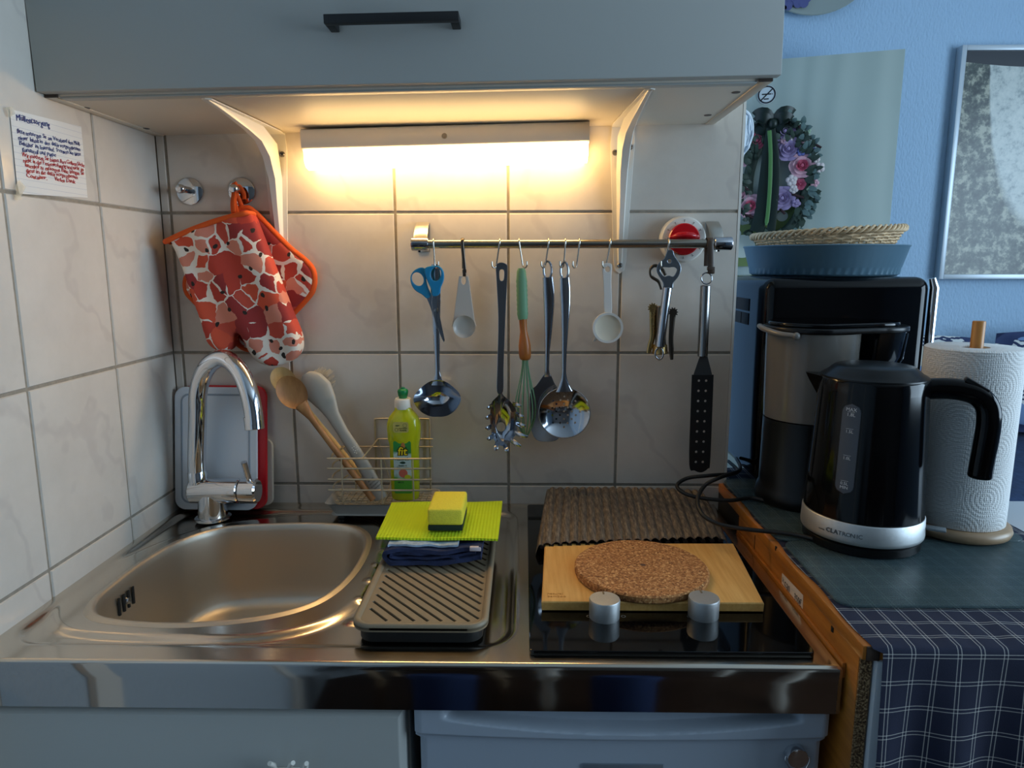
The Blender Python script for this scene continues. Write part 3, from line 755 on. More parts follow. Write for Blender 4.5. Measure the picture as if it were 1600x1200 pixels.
# corkscrew and bottle opener
t = utensil('corkscrew', 'brass coloured winged corkscrew hanging behind the bottle opener', 'corkscrew', 1033, 560)
yc = YU + .012
for gx, gy, lst, mm in ((1020, 481, [(1020, 484, 5.5), (1019.5, 500, 4.6), (1019.5, 525, 4.2), (1016, 540, 4.4), (1013, 552, 3)], BRASS), (1051.5, 488, [(1051.5, 490, 5), (1050, 505, 4.2), (1048.5, 528, 3.8), (1049, 545, 4), (1049.5, 562, 2.4)], GUN)):
    k = MB(); handle(k, lst, yc, .0022)
    g = []
    for i in range(44):
        r = .0088 if i % 4 < 2 else .0066; g.append((at(gx, gy, y=yc).x + r * cos(2 * pi * i / 44), 0, at(gx, gy, y=yc).z + r * sin(2 * pi * i / 44)))
    k.xz([g], yc, .004, .0004); k.build('wing', mm, t, 40)
MB().cyl(at(1032, 478, y=yc), at(1032, 540, y=yc), .0085, .0095, 24, .001).build('frame', GUN, t)
MB().cyl(at(1031, 538, y=yc), at(1031, 553, y=yc), .0125, .0135, 28, .0015).build('collar', BRASS, t)
k = MB(); k.loft(cr(pl([(1034, 452), (1029, 440), (1018, 432), (1017, 420), (1024, 415), (1034, 420), (1040, 430)], yc), 5, False), .0028, .0028, None, 8); k.build('opener_head', GUN, t, 60)
t = utensil('bottle_opener', 'steel bottle opener with round tube handle and hanging ring', 'bottle opener', 1031, 562)
yo = YU - .006
k = MB(); k.xz([cr(pl([(1041, 396), (1044, 391), (1051, 391), (1054, 400), (1062, 412), (1064, 421), (1060, 432), (1052, 442), (1050, 452), (1037, 452), (1036, 442), (1027.5, 428), (1026, 418), (1031, 409), (1038, 404)], yo), 4), cr(pl([(1031.5, 422), (1035, 417.5), (1044, 418), (1053, 417.5), (1057.5, 421), (1055, 428), (1051.5, 432), (1045, 430.5), (1038.5, 432), (1034, 428)], yo), 4), ell(1046, 408, 3.2, 3.2, yo, 14)], yo, .0026, .0006)
k.build('opener_head', m_steel('opener steel', (150, 160, 170), .25), t, 40)
MB().cyl(at(1043, 449, y=yo), at(1031, 542, y=yo), .0079, n=28, bev=.0008).build('handle', INOX, t)
k = MB(); k.tube([at(1030 + 6.2 * cos(2 * pi * i / 24), 552.5 + 9 * sin(2 * pi * i / 24), y=yo) for i in range(24)], .0017, 8, True); k.build('ring', INOX, t, 80)
# black slotted spatula
t = utensil('slotted_spatula', 'long black slotted spatula with a steel tube handle', 'spatula', 1096, 738)
yb = YU
k = MB(); k.tube([at(1104 + 8.2 * cos(2 * pi * i / 24), 435 + 8.8 * sin(2 * pi * i / 24), y=yb) for i in range(24)], .0013, 8, True); k.build('ring', INOX, t, 80)
MB().cyl(at(1102.5, 446, y=yb), at(1097.5, 557, y=yb), .0088, n=28, bev=.001).build('handle', DINOX, t)
k = MB(); k.xz([pl([(1094, 555), (1105, 555), (1113, 587), (1083, 587)], yb)], yb, .0022, .0006); k.build('neck', mat('dark grey neck', (58, 60, 62), .5), t, 30)
k = MB(); holes = []
for i in range(9):
    f = i / 8
    for a, b in ((1092, 1087.2), (1103.3, 1098)): holes.append(ell(a + (b - a) * f, 594.7 + 127 * f, 1.9, 1.9, yb, 12))
k.xz([cr(pl([(1081, 585.5), (1115, 585.5)], yb), 1) + cr(pl([(1113, 640), (1109.5, 722), (1106, 732), (1096, 738), (1085, 735), (1077, 726), (1079, 640)], yb), 4, False)] + holes, yb, .0024, .0006)
k.build('blade', mat('black nylon', (20, 20, 22), .45), t, 30)
# kitchen timer
tc = at(1068, 374, y=-.02); t = thing('kitchen_timer', 'round white kitchen timer with a red dial behind the rail', 'timer', (tc.x, -.002, tc.z - .04))
MB().lathe([(0, 0), (.039, 0), (.0405, .003), (.0400, .014), (.037, .019), (.0285, .0205), (0, .0205)], (tc.x, -.002, tc.z), (0, -1, 0), 64).build('case', mat('timer white', (226, 222, 214), .3), t)
k = MB(); k.lathe([(.0272, .0205), (.0272, .024), (.0255, .026), (0, .027)], (tc.x, -.002, tc.z), (0, -1, 0), 56)
RED = mat('glossy red', (190, 14, 26), .2)
dl = k.build('dial', RED, t); MB().loft([(tc.x - .0245, -.029, tc.z + .004), (tc.x - .012, -.032, tc.z + .0055), (tc.x, -.033, tc.z + .006), (tc.x + .012, -.032, tc.z + .0055), (tc.x + .0245, -.029, tc.z + .004)], [.002, .0065, .0075, .0065, .002], [.003, .009, .0095, .009, .003], (0, 0, 1), 14).build('grip', RED, dl, 80)
k = MB()
for i in range(12):
    g = 2 * pi * i / 12; u = V((cos(g), 0, sin(g))); w = V((-sin(g), 0, cos(g)))
    c = V((tc.x, -.0229, tc.z)); k.add([c + u * .0292 + w * .0004, c + u * .0325 + w * .0004, c + u * .0325 - w * .0004, c + u * .0292 - w * .0004], [(0, 1, 2, 3)])
    k.add([c + u * .0325 + w * .0016, c + u * .0331 + w * .0016, c + u * .0331 - w * .0016, c + u * .0325 - w * .0016], [(0, 1, 2, 3)])
k.build('scale_marks', mat('timer print', (60, 56, 54), .6), t, 0)
# ================================================================== steel worktop with sink bowl
wt = thing('sink_worktop', 'stainless steel worktop with pressed sink bowl and drainer', 'worktop', (.5, -.27, .842))
YF = -.5345; XR = 1.0075
bowl_out = cr([(.0665, -.385), (.0885, -.424), (.1377, -.4415), (.2232, -.4455), (.3143, -.4238), (.3684, -.378), (.391, -.290), (.3855, -.180), (.352, -.123), (.300, -.106), (.222, -.107), (.130, -.124), (.084, -.175), (.066, -.250), (.0625, -.324)], 8)
bowl_out = [V((p.x, p.y, 0)) for p in bowl_out]
bc = V((.232, -.283, 0)); BR = []
for p in bowl_out: d = p - bc; BR.append((atan2(d.y, d.x), d.length))
BR.sort()
def brad(g):
    n = len(BR)
    for i in range(n):
        a, ra = BR[i]; b, rb = BR[(i + 1) % n]
        if i == n - 1: b += 2 * pi
        gg = g if g >= BR[0][0] else g + 2 * pi
        if a <= gg <= b: return ra + (rb - ra) * (gg - a) / max(b - a, 1e-6)
    return BR[0][1]
def sdr(x, y, x0, x1, y0, y1, r):
    qx = abs(x - (x0 + x1) / 2) - (x1 - x0) / 2 + r; qy = abs(y - (y0 + y1) / 2) - (y1 - y0) / 2 + r
    return sqrt(max(qx, 0) ** 2 + max(qy, 0) ** 2) + min(max(qx, qy), 0) - r
def seg(x, y, a, b):
    px, py = x - a[0], y - a[1]; dx, dy = b[0] - a[0], b[1] - a[1]; t = max(0, min(1, (px * dx + py * dy) / (dx * dx + dy * dy)))
    return sqrt((px - dx * t) ** 2 + (py - dy * t) ** 2)
def wt_h(x, y):
    s = sdr(x, y, .014, .633, -.4955, -.034, .045)
    h = -.0065 * sm(.004, -.010, s)
    d = V((x, y, 0)) - bc; r = d.length; over = r - brad(atan2(d.y, d.x))
    pla = sm(.052, .036, over + .012 * sin(3 * atan2(d.y, d.x) + .8))
    h += .0052 * pla * sm(.004, -.010, s) * (1 if x < .47 else 0)
    if x > .40 and s < -.02:                         # drainer ribs running towards the bowl
        for i in range(7):
            yy = -.43 + .055 * i; e = seg(x, y, (.425, yy), (.585, yy)); h += .0028 * sm(.010, .003, e)
    if y > -.018: h += .003 * sm(-.018, -.006, y)
    return h
gx = [i * .0042 for i in range(int(XR / .0042) + 1)]; gx[-1] = XR - .003
gy = [-.0025 - i * .0042 for i in range(int((abs(YF) - .005) / .0042) + 1)]
cols = [(x, 0) for x in gx] + [(XR - .001, -.0008), (XR, -.003), (XR, -.057)]
rows = [(y, 0) for y in gy] + [(YF + .0022, -.0006), (YF + .0006, -.0016), (YF, -.0035), (YF, -.02), (YF, -.0575), (YF + .012, -.0585)]
vs = []; fs = []; mi = []
for y, dy in rows:
    for x, dx in cols:
        h = wt_h(x, y) if dy == 0 and dx == 0 else min(dy, dx); vs.append((x, y, Z0 + h))
nc = len(cols)
def inside_bowl(x, y):
    d = V((x, y, 0)) - bc; return d.length < brad(atan2(d.y, d.x)) + .0008
for j in range(len(rows) - 1):
    for i in range(nc - 1):
        q = (j * nc + i, j * nc + i + 1, (j + 1) * nc + i + 1, (j + 1) * nc + i)
        if any(inside_bowl(vs[a][0], vs[a][1]) for a in q): continue
        fs.append(q[::-1]); mi.append(1 if rows[j][1] < -.0012 and rows[j][0] <= YF + .0008 else 0)
k = MB(); k.v = [V(v) for v in vs]; k.f = fs; k.mi = mi; k.keep = 1
k.build('worktop', [STEEL, FASCIA], wt, 50)
k = MB(); n = len(bowl_out); prof = [(1.062, -.0012), (1.05, -.0006), (1.035, .0006), (1.018, .0016), (1.004, .0012), (.992, -.002), (.982, -.010), (.974, -.03), (.963, -.075), (.952, -.108), (.932, -.128), (.895, -.139), (.83, -.1435), (.6, -.146), (.30, -.148), (.12, -.1495)]
vs = [V((bc.x + (p.x - bc.x) * s, bc.y + (p.y - bc.y) * s, Z0 + z)) for s, z in prof for p in bowl_out]
fs = [(r * n + i, r * n + (i + 1) % n, (r + 1) * n + (i + 1) % n, (r + 1) * n + i) for r in range(len(prof) - 1) for i in range(n)]
k.keep = 1; k.add(vs, fs); k.build('sink_bowl', BOWL, wt, 80)
MB().lathe([(.042, -.1480), (.040, -.1465), (.030, -.150), (.028, -.153), (0, -.153)], (bc.x, bc.y, Z0), n=36).build('drain', CHROME, wt)
for py, z in ((-.345, .868), (-.333, .868), (-.321, .868), (-.309, .868)):
    g = atan2(py - bc.y, .07 - bc.x); x = bc.x + brad(g) * .9655 * cos(g)
    MB().loft([(x + .0004, py, z - .013), (x + .0008, py, z + .013)], .0016, .0026, (1, 0, 0), 8).build('overflow_slot', DARK, wt)
MB().lathe([(0, .006), (.0045, .005), (.0055, .001)], (bc.x - .1695 * .962, -.327, .868), (1, 0, .1), 18).build('overflow_screw', INOX, wt)

# ================================================================== mixer tap
fb = at(334, 806, z=Z0)
ft = thing('mixer_tap', 'chrome mixer tap with swan neck spout beside the sink bowl', 'tap', (fb.x, fb.y, Z0))
bx, by = .0860, -.074
MB().lathe([(0, 0), (.031, 0), (.0312, .003), (.029, .0045), (.0255, .0050), (.0245, .02), (.0225, .046), (0, .05)], (bx, by, Z0 - .001), n=48).build('base', CHROME, ft)
zb = at(350, 767, y=by).z
MB().cyl((bx - .036, by, zb), (bx + .052, by, zb), .0222, n=48, bev=.002).build('mixer_body', CHROME, ft)
MB().cyl((bx + .0525, by, zb), (bx + .085, by, zb), .0222, n=48, bev=.003).build('control_knob', CHROME, ft)
lv = at(403, 752, y=by - .006)
k = MB(); k.loft([(bx + .071, by - .002, zb + .016), at(381, 722, y=by - .014)], [.0055, .0052], [.0055, .0052], None, 18); k.build('lever', CHROME, ft)
sx = bx - .022
pts = [(sx, by, zb + .012), (sx, by, zb + .05)] + [at(a, b, y=y) for a, b, y in ((309, 650, by), (309.5, 615, by), (316, 588, by - .003), (329, 568, by - .011), (346, 560, by - .022), (362, 566, by - .034), (377, 584, by - .046), (388, 610, by - .056), (395, 640, by - .062), (398, 668, by - .065))]
k = MB(); k.tube(cr(pts, 6, False), .0152, 28); k.build('spout', CHROME, ft, 60)
MB().lathe([(.0165, 0), (.0168, .02), (.0145, .024), (.0142, .026)], (sx, by, zb + .014), n=32).build('spout_collar', CHROME, ft)
e0 = at(395.5, 650, y=by - .0625); e1 = at(398, 671, y=by - .0652)
MB().cyl(e0, e1, .0157, .0157, 28, .001).build('aerator', CHROME, ft)

# ================================================================== cutting boards leaning in the corner
def board(name, label, x0, w, h, yb, yt, zb_, m, th, groove=None, cat='cutting board', rot=0, r=.02):
    t = thing(name, label, cat, (x0 + w / 2, yb, zb_), 'cutting boards in the corner')
    dy = yt - yb; L = h; c = sqrt(max(L * L - dy * dy, 0))
    u = V((cos(rot), 0, sin(rot))); v = V((-sin(rot) * c / L, dy / L, cos(rot) * c / L))
    lp = rrect(0, w, 0, h, r, 8)
    k = MB(); k.plate([lp], ((x0, yb, zb_), u, v), th, .0015); k.build('board', m, t, 40)
    nrm = u.cross(v)
    if groove:
        k = MB(); k.plate([rrect(.012, w - .012, .012, h - .012, r * .75, 8), rrect(.0155, w - .0155, .0155, h - .0155, r * .6, 8)], (V((x0, yb, zb_)) + nrm * (th / 2), u, v), .0012, .0004); k.build('juice_groove', groove, t, 40)
    return t
GB = mat('grey white board plastic', (226, 230, 236), .45, bump=.05, bscale=500)
board('cutting_board', 'grey white plastic cutting board leaning behind the mixer tap', .0050, .152, .226, -.048, -.017, .9055, GB, .006, mat('board groove', (160, 170, 182), .5), rot=-.01)
board('cutting_board', 'red edged cutting board leaning behind the grey white one', .0165, .154, .229, -.036, -.009, .9045, mat('red board plastic', (196, 22, 34), .35), .008, rot=-.015)
board('serving_tray', 'small beige board standing behind the red cutting board', .060, .118, .125, -.0235, -.006, .905, mat('beige board plastic', (214, 204, 186), .45), .008, cat='board', r=.014)

# ================================================================== sink caddy
cx0, cx1, cy0, cy1 = .301, .482, -.085, -.012
cd_ = thing('sink_caddy', 'pale metal wire sink caddy with drip tray on the worktop', 'caddy', ((cx0 + cx1) / 2, (cy0 + cy1) / 2, .9))
WIRE = mat('satin champagne wire', (206, 192, 164), .3, .7)
TRAYG = mat('grey caddy tray', (180, 176, 168), .45)
def rr3(x0, x1, y0, y1, z, r, n=5): return [V((p[0], p[1], z)) for p in rrect(x0, x1, y0, y1, r, n)]
k = MB(); ls = [(0, .908), (0, .909), (.004, .910), (-.006, .931), (-.0085, .932), (-.006, .9305), (.006, .914), (.03, .9135)]
L = [rr3(cx0 + a, cx1 - a, cy0 + a, cy1 - a, z, .012) for a, z in ls]; n = len(L[0])
for r in L: k.v += r
k.f = [(i * n + j, i * n + (j + 1) % n, (i + 1) * n + (j + 1) % n, (i + 1) * n + j) for i in range(len(L) - 1) for j in range(n)] + [tuple(range((len(L) - 1) * n, len(L) * n)), tuple(range(n))[::-1]]; k.mi = [0] * len(k.f)
k.build('drip_tray', TRAYG, cd_, 40)
k = MB()
for a in (cx0 + .012, cx1 - .024):
    k.box((a, cy0 + .008, .8995), (a + .012, cy1 - .008, .9095), .001)
lab(k.build('foot', RUBBER, cd_, 30), 'black feet')
k = MB()
for i in range(16): x = cx0 + .012 + i * (cx1 - cx0 - .024) / 15; k.tube([(x, cy0 + .006, .929), (x, cy1 - .006, .929)], .0009, 6)
for j in range(5): y = cy0 + .012 + j * (cy1 - cy0 - .024) / 4; k.tube([(cx0 + .006, y, .9285), (cx1 - .006, y, .9285)], .0009, 6)
k.build('floor_grid', WIRE, cd_, 60)
zr = [1.0135, .9955, .9755, .9560]
k = MB()
for i, z in enumerate(zr):                             # front and side wires bent back at the ends
    k.tube(cr([(cx0 + .016, cy1, z + .004), (cx0 + .004, cy0 + .03, z + .002), (cx0 + .0075, cy0 + .004, z), (cx0 + .014, cy0, z), (cx1 - .012, cy0, z), (cx1 - .004, cy0 + .004, z), (cx1 - .006, cy0 + .02, z - .004), (cx1 - .010, cy0 + .035, z - .010)], 5, False), .0017, 8)
k.tube([(cx0 + .004, cy1, 1.0155), (cx1 - .004, cy1, 1.0155)], .0017, 8)
k.tube([(cx0 + .062, cy0, 1.0135), (cx0 + .075, cy1, 1.0305)], .0015, 8); k.tube([(cx0 + .075, cy1, 1.0305), (cx1 - .004, cy1, 1.0305)], .0015, 8)
k.tube(cr([(.370, cy1 + .002, .93), (.370, cy1 + .004, 1.055), (.372, cy1 + .004, 1.0655), (.380, cy1 + .004, 1.068), (.462, cy1 + .004, 1.068), (.470, cy1 + .004, 1.0655), (.472, cy1 + .004, 1.055), (.472, cy1 + .002, .93)], 4, False), .0018, 8)
for x in (cx0 + .025, cx0 + .095, cx1 - .03): k.tube([(x, cy0 - .001, .929), (x, cy0 - .001, 1.0135)], .0013, 8)
for x in (cx0 + .03, cx1 - .035): k.tube([(x, cy1, .929), (x, cy1, 1.0155)], .0013, 8)
k.tube([(cx0 + .096, cy0, .93), (cx0 + .096, cy1, .945), (cx0 + .075, cy1, 1.0305)], .0013, 8)
k.build('wire_basket', WIRE, cd_, 60)

def spoon(name, label, m, head, hr, tip, yh, yt, hw, rot):
    A = at(*head, y=yh); B = at(*tip, y=yt); t = thing(name, label, 'spoon', B, 'utensils standing in the sink caddy')
    dr = (B - A).normalized(); sd = V((cos(rot), sin(rot), 0)); sd = (sd - dr * sd.dot(dr)).normalized(); nr = dr.cross(sd)
    if nr.y > 0: nr = -nr
    k = MB(); n = 28; vs = []; fs = []; R = 9
    for s in (0, 1):
        for i in range(R + 1):
            f = max(i / R, .001)
            for j in range(n):
                g = 2 * pi * j / n; q = A + (sd * (hr[0] * cos(g)) + dr * (hr[1] * sin(g))) * f
                q = q - nr * ((.008 if s == 0 else .0115) * (1 - f ** 2.2)) - nr * (0 if s == 0 else .002 * (1 - f ** 8)); vs.append(q)
    for s in (0, 1):
        o_ = s * (R + 1) * n
        for i in range(R):
            for j in range(n): l = (j + 1) % n; fs.append((o_ + i * n + j, o_ + i * n + l, o_ + (i + 1) * n + l, o_ + (i + 1) * n + j))
    for j in range(n): l = (j + 1) % n; fs.append((R * n + j, R * n + l, (2 * R + 1) * n + l, (2 * R + 1) * n + j))
    k.add(vs, fs)
    N = 14; P = [(A + dr * hr[1] * .82).lerp(B, i / N) - nr * (.003 * (1 - i / N)) for i in range(N + 1)]
    k.loft(P, [hr[0] * .52, hr[0] * .36] + [hw] * (N - 1), [.004, .005] + [hw * .85] * (N - 1), sd, 14)
    k.build('spoon_body', m, t, 60); return t
spoon('wooden_spoon', 'brown wooden spoon leaning in the sink caddy in front of the pale one', BEECH, (456, 613), (.0245, .031), (583, 781), -.078, -.074, .0056, .25)
spoon('wooden_spoon', 'pale wooden spoon leaning at the back of the sink caddy', PALEW, (443, 594), (.021, .026), (566, 745), -.020, -.030, .0050, .3)
# dish brush
ta = at(597, 777, y=-.072)
t = thing('dish_brush', 'grey dish brush with round head and pale bristles standing in the sink caddy', 'dish brush', ta, 'utensils standing in the sink caddy')
GBR = mat('grey brush plastic', (176, 172, 162), .45)
k = MB(); P, w = ptw([(476, 586, 8), (484, 596, 20), (496, 611, 24), (508, 628, 18), (520, 649, 11), (536, 675, 9), (556, 705, 10), (578, 742, 11.5), (597, 777, 12)], -.05)
for i, p in enumerate(P): p.y = -.040 - .0022 * i
N = len(P); PP = cr(P, 5, False); ww = [w[min(i // 5, N - 2)] * (1 - (i % 5) / 5) + w[min(i // 5 + 1, N - 1)] * (i % 5) / 5 for i in range(len(PP))]
k.loft(PP, ww, [.006 + .003 * (i < 16) for i in range(len(PP))], (1, 0, .6), 18, 2.6); k.build('brush_body', GBR, t, 60)
k = MB(); hc = at(496, 600, y=-.034)
for i in range(420):
    g = random.random() * 2 * pi; r = sqrt(random.random()) * .021
    p = hc + V((r * cos(g) * .9 + .002, random.uniform(0, .003), r * sin(g))); e = p + V((.005 + .2 * (p.x - hc.x), .014, .006 + .15 * (p.z - hc.z))); k.tube([p, e], .00035, 3)
k.build('bristles', mat('pale bristle', (160, 156, 146), .5), t, 0)['kind'] = 'stuff'
k = MB()
for i, (a, b) in enumerate(((550, 700), (553, 698), (556, 700), (552, 703), (555, 704), (558, 703), (554, 707), (557, 708))): k.sph(at(a, b, y=-.0635), .0009, 8, 6)
k.build('grip_dots', OFFW, t, 60)
k = MB(); d1 = (at(590, 752, y=-.068) - at(575, 766, y=-.068)).normalized()
for i, s in enumerate(("BPA FREE", "RECYCLED", "PP 05 BRUSH", "DISHWASHER")):
    p = at(576 + 2.6 * i, 754 + 4.4 * i, y=-.0672); text_mesh(k, s, .0032, p, d1, V((-d1.z, 0, d1.x)))
k.build('print', mat('dark print', (60, 58, 54), .6), t, 0)

# washing up liquid
bx0 = at(631, 700, y=-.050).x; yb0 = -.049
bt_ = thing('dish_soap_bottle', 'yellow green bottle of washing up liquid with green cap in the sink caddy', 'bottle', (bx0, yb0, .9305))
SOAP = NT('yellow green soap'); SOAP.base(L3((226, 230, 36))); SOAP.b.inputs['Roughness'].default_value = .12; SOAP.b.inputs['Transmission Weight'].default_value = .35
SOAP.b.inputs['Subsurface Weight'].default_value = .25; SOAP.b.inputs['Subsurface Radius'].default_value = (.02, .02, .004); SOAP = SOAP.m
k = MB(); secs = [(.930, .0225, .016), (.932, .0245, .0178), (.945, .0255, .0185), (1.0, .0262, .0188), (1.028, .0262, .0188), (1.036, .0275, .0198), (1.041, .0290, .0205), (1.060, .0300, .0210), (1.070, .0296, .0208), (1.080, .0265, .0190), (1.088, .021, .0165), (1.094, .0155, .0140), (1.0995, .0145, .0140)]
k.loft([(bx0 + .001, yb0, z) for z, a, b in secs], [a for z, a, b in secs], [b for z, a, b in secs], (1, 0, 0), 40, 2.7)
k.build('bottle', SOAP, bt_, 50)
MB().lathe([(.0152, 0), (.0156, .003), (.0150, .016), (.0135, .0185), (0, .019)], (bx0 + .001, yb0, 1.0965), n=36).build('collar', OFFW, bt_)
gk = mat('green cap', (16, 132, 74), .35)
MB().lathe([(.0075, 0), (.0072, .003), (.0078, .0035), (.0092, .012), (.0080, .0155), (.004, .0165), (.0038, .019), (0, .0192)], (bx0 + .001, yb0, 1.1155), n=44, warp=lambda a, r, h: 1 + (.05 * cos(22 * a) if .003 < h < .014 else 0)).build('cap', gk, bt_, 60)
yl = yb0 - .0196; ln_ = V((1, 0, 0)); up_ = V((0, 0, 1))
def lblplate(nm, lp, m, y, parent):
    k = MB(); k.plate([lp], ((bx0 + .001, y, 0), (1, 0, 0), (0, 0, 1)), .0004); return k.build(nm, m, parent, 0)
k = NT('fruit label'); k.b.inputs['Roughness'].default_value = .4
sp = k.n('ShaderNodeSeparateXYZ'); k.l(k.co(), sp.inputs[0])
nz = k.noise(70, 2); zz = k.math('MULTIPLY_ADD', nz, .02, sp.outputs[2])
k.base(k.ramp(k.math('MULTIPLY', zz, 10), [(0, L3((70, 150, 40))), (.36, L3((90, 168, 46))), (.44, L3((206, 220, 214))), (.80, L3((196, 214, 208))), (.86, L3((40, 128, 58))), (1, L3((44, 140, 60)))]))
lbl = lblplate('label', rrect(-.0165, .0150, .929, 1.0255, .003, 4), k.m, yl, bt_); lab(lbl, 'green and white front label')
badge_ = lblplate('badge', rrect(-.0155, .0120, 1.0415, 1.0605, .004, 4), mat('beige badge', (196, 180, 96), .5), yb0 - .0210, bt_)
k = MB(); text_mesh(k, "fit", .0205, (bx0 + .0005, yl - .0004, 1.0005), ln_, up_, 'CENTER', .1, 1.0, .0002, 0, .0016); k.build('logo_outline', mat('logo dark', (44, 36, 20), .5), lbl, 0)
k = MB(); text_mesh(k, "fit", .0205, (bx0 + .0005, yl - .0009, 1.0005), ln_, up_, 'CENTER', .1, 1.0, .0002, 0, .0003); k.build('logo', mat('logo yellow', (250, 214, 20), .5), lbl, 0)
k = MB(); text_mesh(k, "Naturals", .0085, (bx0 - .0005, yl - .0004, .9905), ln_, up_, 'CENTER', .2, .85); text_mesh(k, "Guave &", .0042, (bx0 + .0005, yl - .0004, .9795), ln_, up_, 'CENTER'); text_mesh(k, "Zitronengras", .0042, (bx0 + .0005, yl - .0004, .9755), ln_, up_, 'CENTER'); text_mesh(k, "450 ml", .004, (bx0 - .004, yl - .0004, .9485), ln_, up_, 'CENTER')
text_mesh(k, "vegan", .0034, (bx0 - .0065, yb0 - .0214, 1.0535), ln_, up_, 'CENTER'); text_mesh(k, "ohne MIKRO-", .0027, (bx0 + .0035, yb0 - .0214, 1.0485), ln_, up_, 'CENTER'); text_mesh(k, "PLASTIK", .0034, (bx0 + .0035, yb0 - .0214, 1.0445), ln_, up_, 'CENTER')
k.plate([circ(bx0 + .0065, 1.0545, .0036), circ(bx0 + .0065, 1.0545, .0032)], ((0, yb0 - .0214, 0), (1, 0, 0), (0, 0, 1)), .0002)
k.plate([circ(bx0 - .0085, 1.0465, .0030), circ(bx0 - .0085, 1.0465, .0026)], ((0, yb0 - .0214, 0), (1, 0, 0), (0, 0, 1)), .0002)
k.plate([cr([(bx0 - .005, .986, 0), (bx0 + .001, .9885, 0), (bx0 + .006, .986, 0), (bx0 + .001, .9838, 0)], 4)], ((0, yl - .0004, 0), (1, 0, 0), (0, 0, 1)), .0002)
k.build('label_print', mat('print dark green', (20, 60, 44), .6), lbl, 0)
k = MB(); k.plate([circ(bx0 + .001, .9665, .0078)], ((0, yl - .0004, 0), (1, 0, 0), (0, 0, 1)), .0002); k.build('guava_picture', mat('guava pink', (214, 106, 84), .6), lbl, 0)
k = MB(); k.plate([circ(bx0 + .009, .9600, .0058, 24, .0042)], ((0, yl - .0008, 0), (1, 0, 0), (0, 0, 1)), .0002); k.build('lemon_picture', mat('lemon yellow', (214, 206, 40), .6), lbl, 0)
k = MB(); k.plate([cr([(bx0 - .002, 1.0165, 0), (bx0 + .002, 1.024, 0), (bx0 + .006, 1.0165, 0), (bx0 + .002, 1.0125, 0)], 4)], ((0, yl - .0004, 0), (1, 0, 0), (0, 0, 1)), .0002); k.build('flower_picture', mat('flower orange', (190, 120, 60), .6), lbl, 0)

lbl.location.z += .0155; badge_.location.z += .0155
# ================================================================== drying tray, folded cloth, lime cloth, sponge
ZT = Z0 - .0035
tr = thing('draining_mat', 'grey brown draining tray with diagonal slots on the steel drainer', 'draining tray', (.52, -.35, ZT))
TAUPE = mat('taupe plastic', (142, 126, 102), .5)
tx0, tx1, ty0, ty1 = .4375, .6035, -.492, -.185
k = MB(); loops = [rrect(tx0, tx1, ty0, ty1, .024, 8)]
def clipseg(p, d, x0, x1, y0, y1):
    ts = []
    for a, lo, hi, dv in ((p[0], x0, x1, d[0]), (p[1], y0, y1, d[1])): ts.append(sorted(((lo - a) / dv, (hi - a) / dv)))
    return max(ts[0][0], ts[1][0]), min(ts[0][1], ts[1][1])
d = (sqrt(.5) * .94, -sqrt(.5) * 1.06)
for i in range(-16, 20):
    p = ((tx0 + tx1) / 2 + i * .0168, (ty0 + ty1) / 2 - .05)
    a, b = clipseg(p, d, tx0 + .015, tx1 - .012, ty0 + .017, ty1 - .014)
    if b - a < .016: continue
    q0 = (p[0] + d[0] * a, p[1] + d[1] * a); q1 = (p[0] + d[0] * b, p[1] + d[1] * b); w = .0019; nx, ny = d[1] * w, -d[0] * w
    loops.append([(q0[0] + nx, q0[1] + ny), (q1[0] + nx, q1[1] + ny), (q1[0] - nx, q1[1] - ny), (q0[0] - nx, q0[1] - ny)])
k.plate(loops, ((0, 0, .9190), (1, 0, 0), (0, 1, 0)), .004, .0004)
lab(k.build('slotted_top', TAUPE, tr, 40), 'slotted grey brown top')
k = MB(); O = rrect(tx0, tx1, ty0, ty1, .024, 8)
ls = [(.0005, .9150), (0, .9165), (0, .9225), (.0015, .9245), (.004, .9252), (.0075, .9238), (.0090, .9212)]
vs = []; n = len(O)
for a, z in ls: vs += [V((p[0], p[1], z)) for p in rrect(tx0 + a, tx1 - a, ty0 + a, ty1 - a, max(.024 - a, .004), 8)]
k.add(vs, [(i * n + j, i * n + (j + 1) % n, (i + 1) * n + (j + 1) % n, (i + 1) * n + j) for i in range(len(ls) - 1) for j in range(n)]); k.build('rim', TAUPE, tr, 60)
k = MB(); k.plate([rrect(tx0 + .007, tx1 - .007, ty0 + .009, ty1 - .007, .02, 8)], ((0, 0, (.9155 + ZT) / 2 + .0002), (1, 0, 0), (0, 1, 0)), .9155 - ZT - .0006, .001); lab(k.build('base', mat('black tray', (7, 7, 8), .6), tr, 40), 'black base with the shadow under the tray in its colour')  # base whose black also paints the shadow gap under the tray
k = MB(); text_mesh(k, "BRABANTIA", .0055, (.532, ty0 + .0042, .9252), (1, 0, 0), (0, 1, 0), 'CENTER') if False else None
fc = thing('folded_dishcloth', 'folded navy blue dishcloth on the draining tray under the lime cloth', 'dishcloth', (.52, -.24, .9255))
NAVY = mat('navy terry', (36, 48, 84), .9, var=.25, vscale=120, bump=.6, bscale=1100, bdist=.002)
fx0, fx1, fy0, fy1 = .446, .588, -.328, -.185
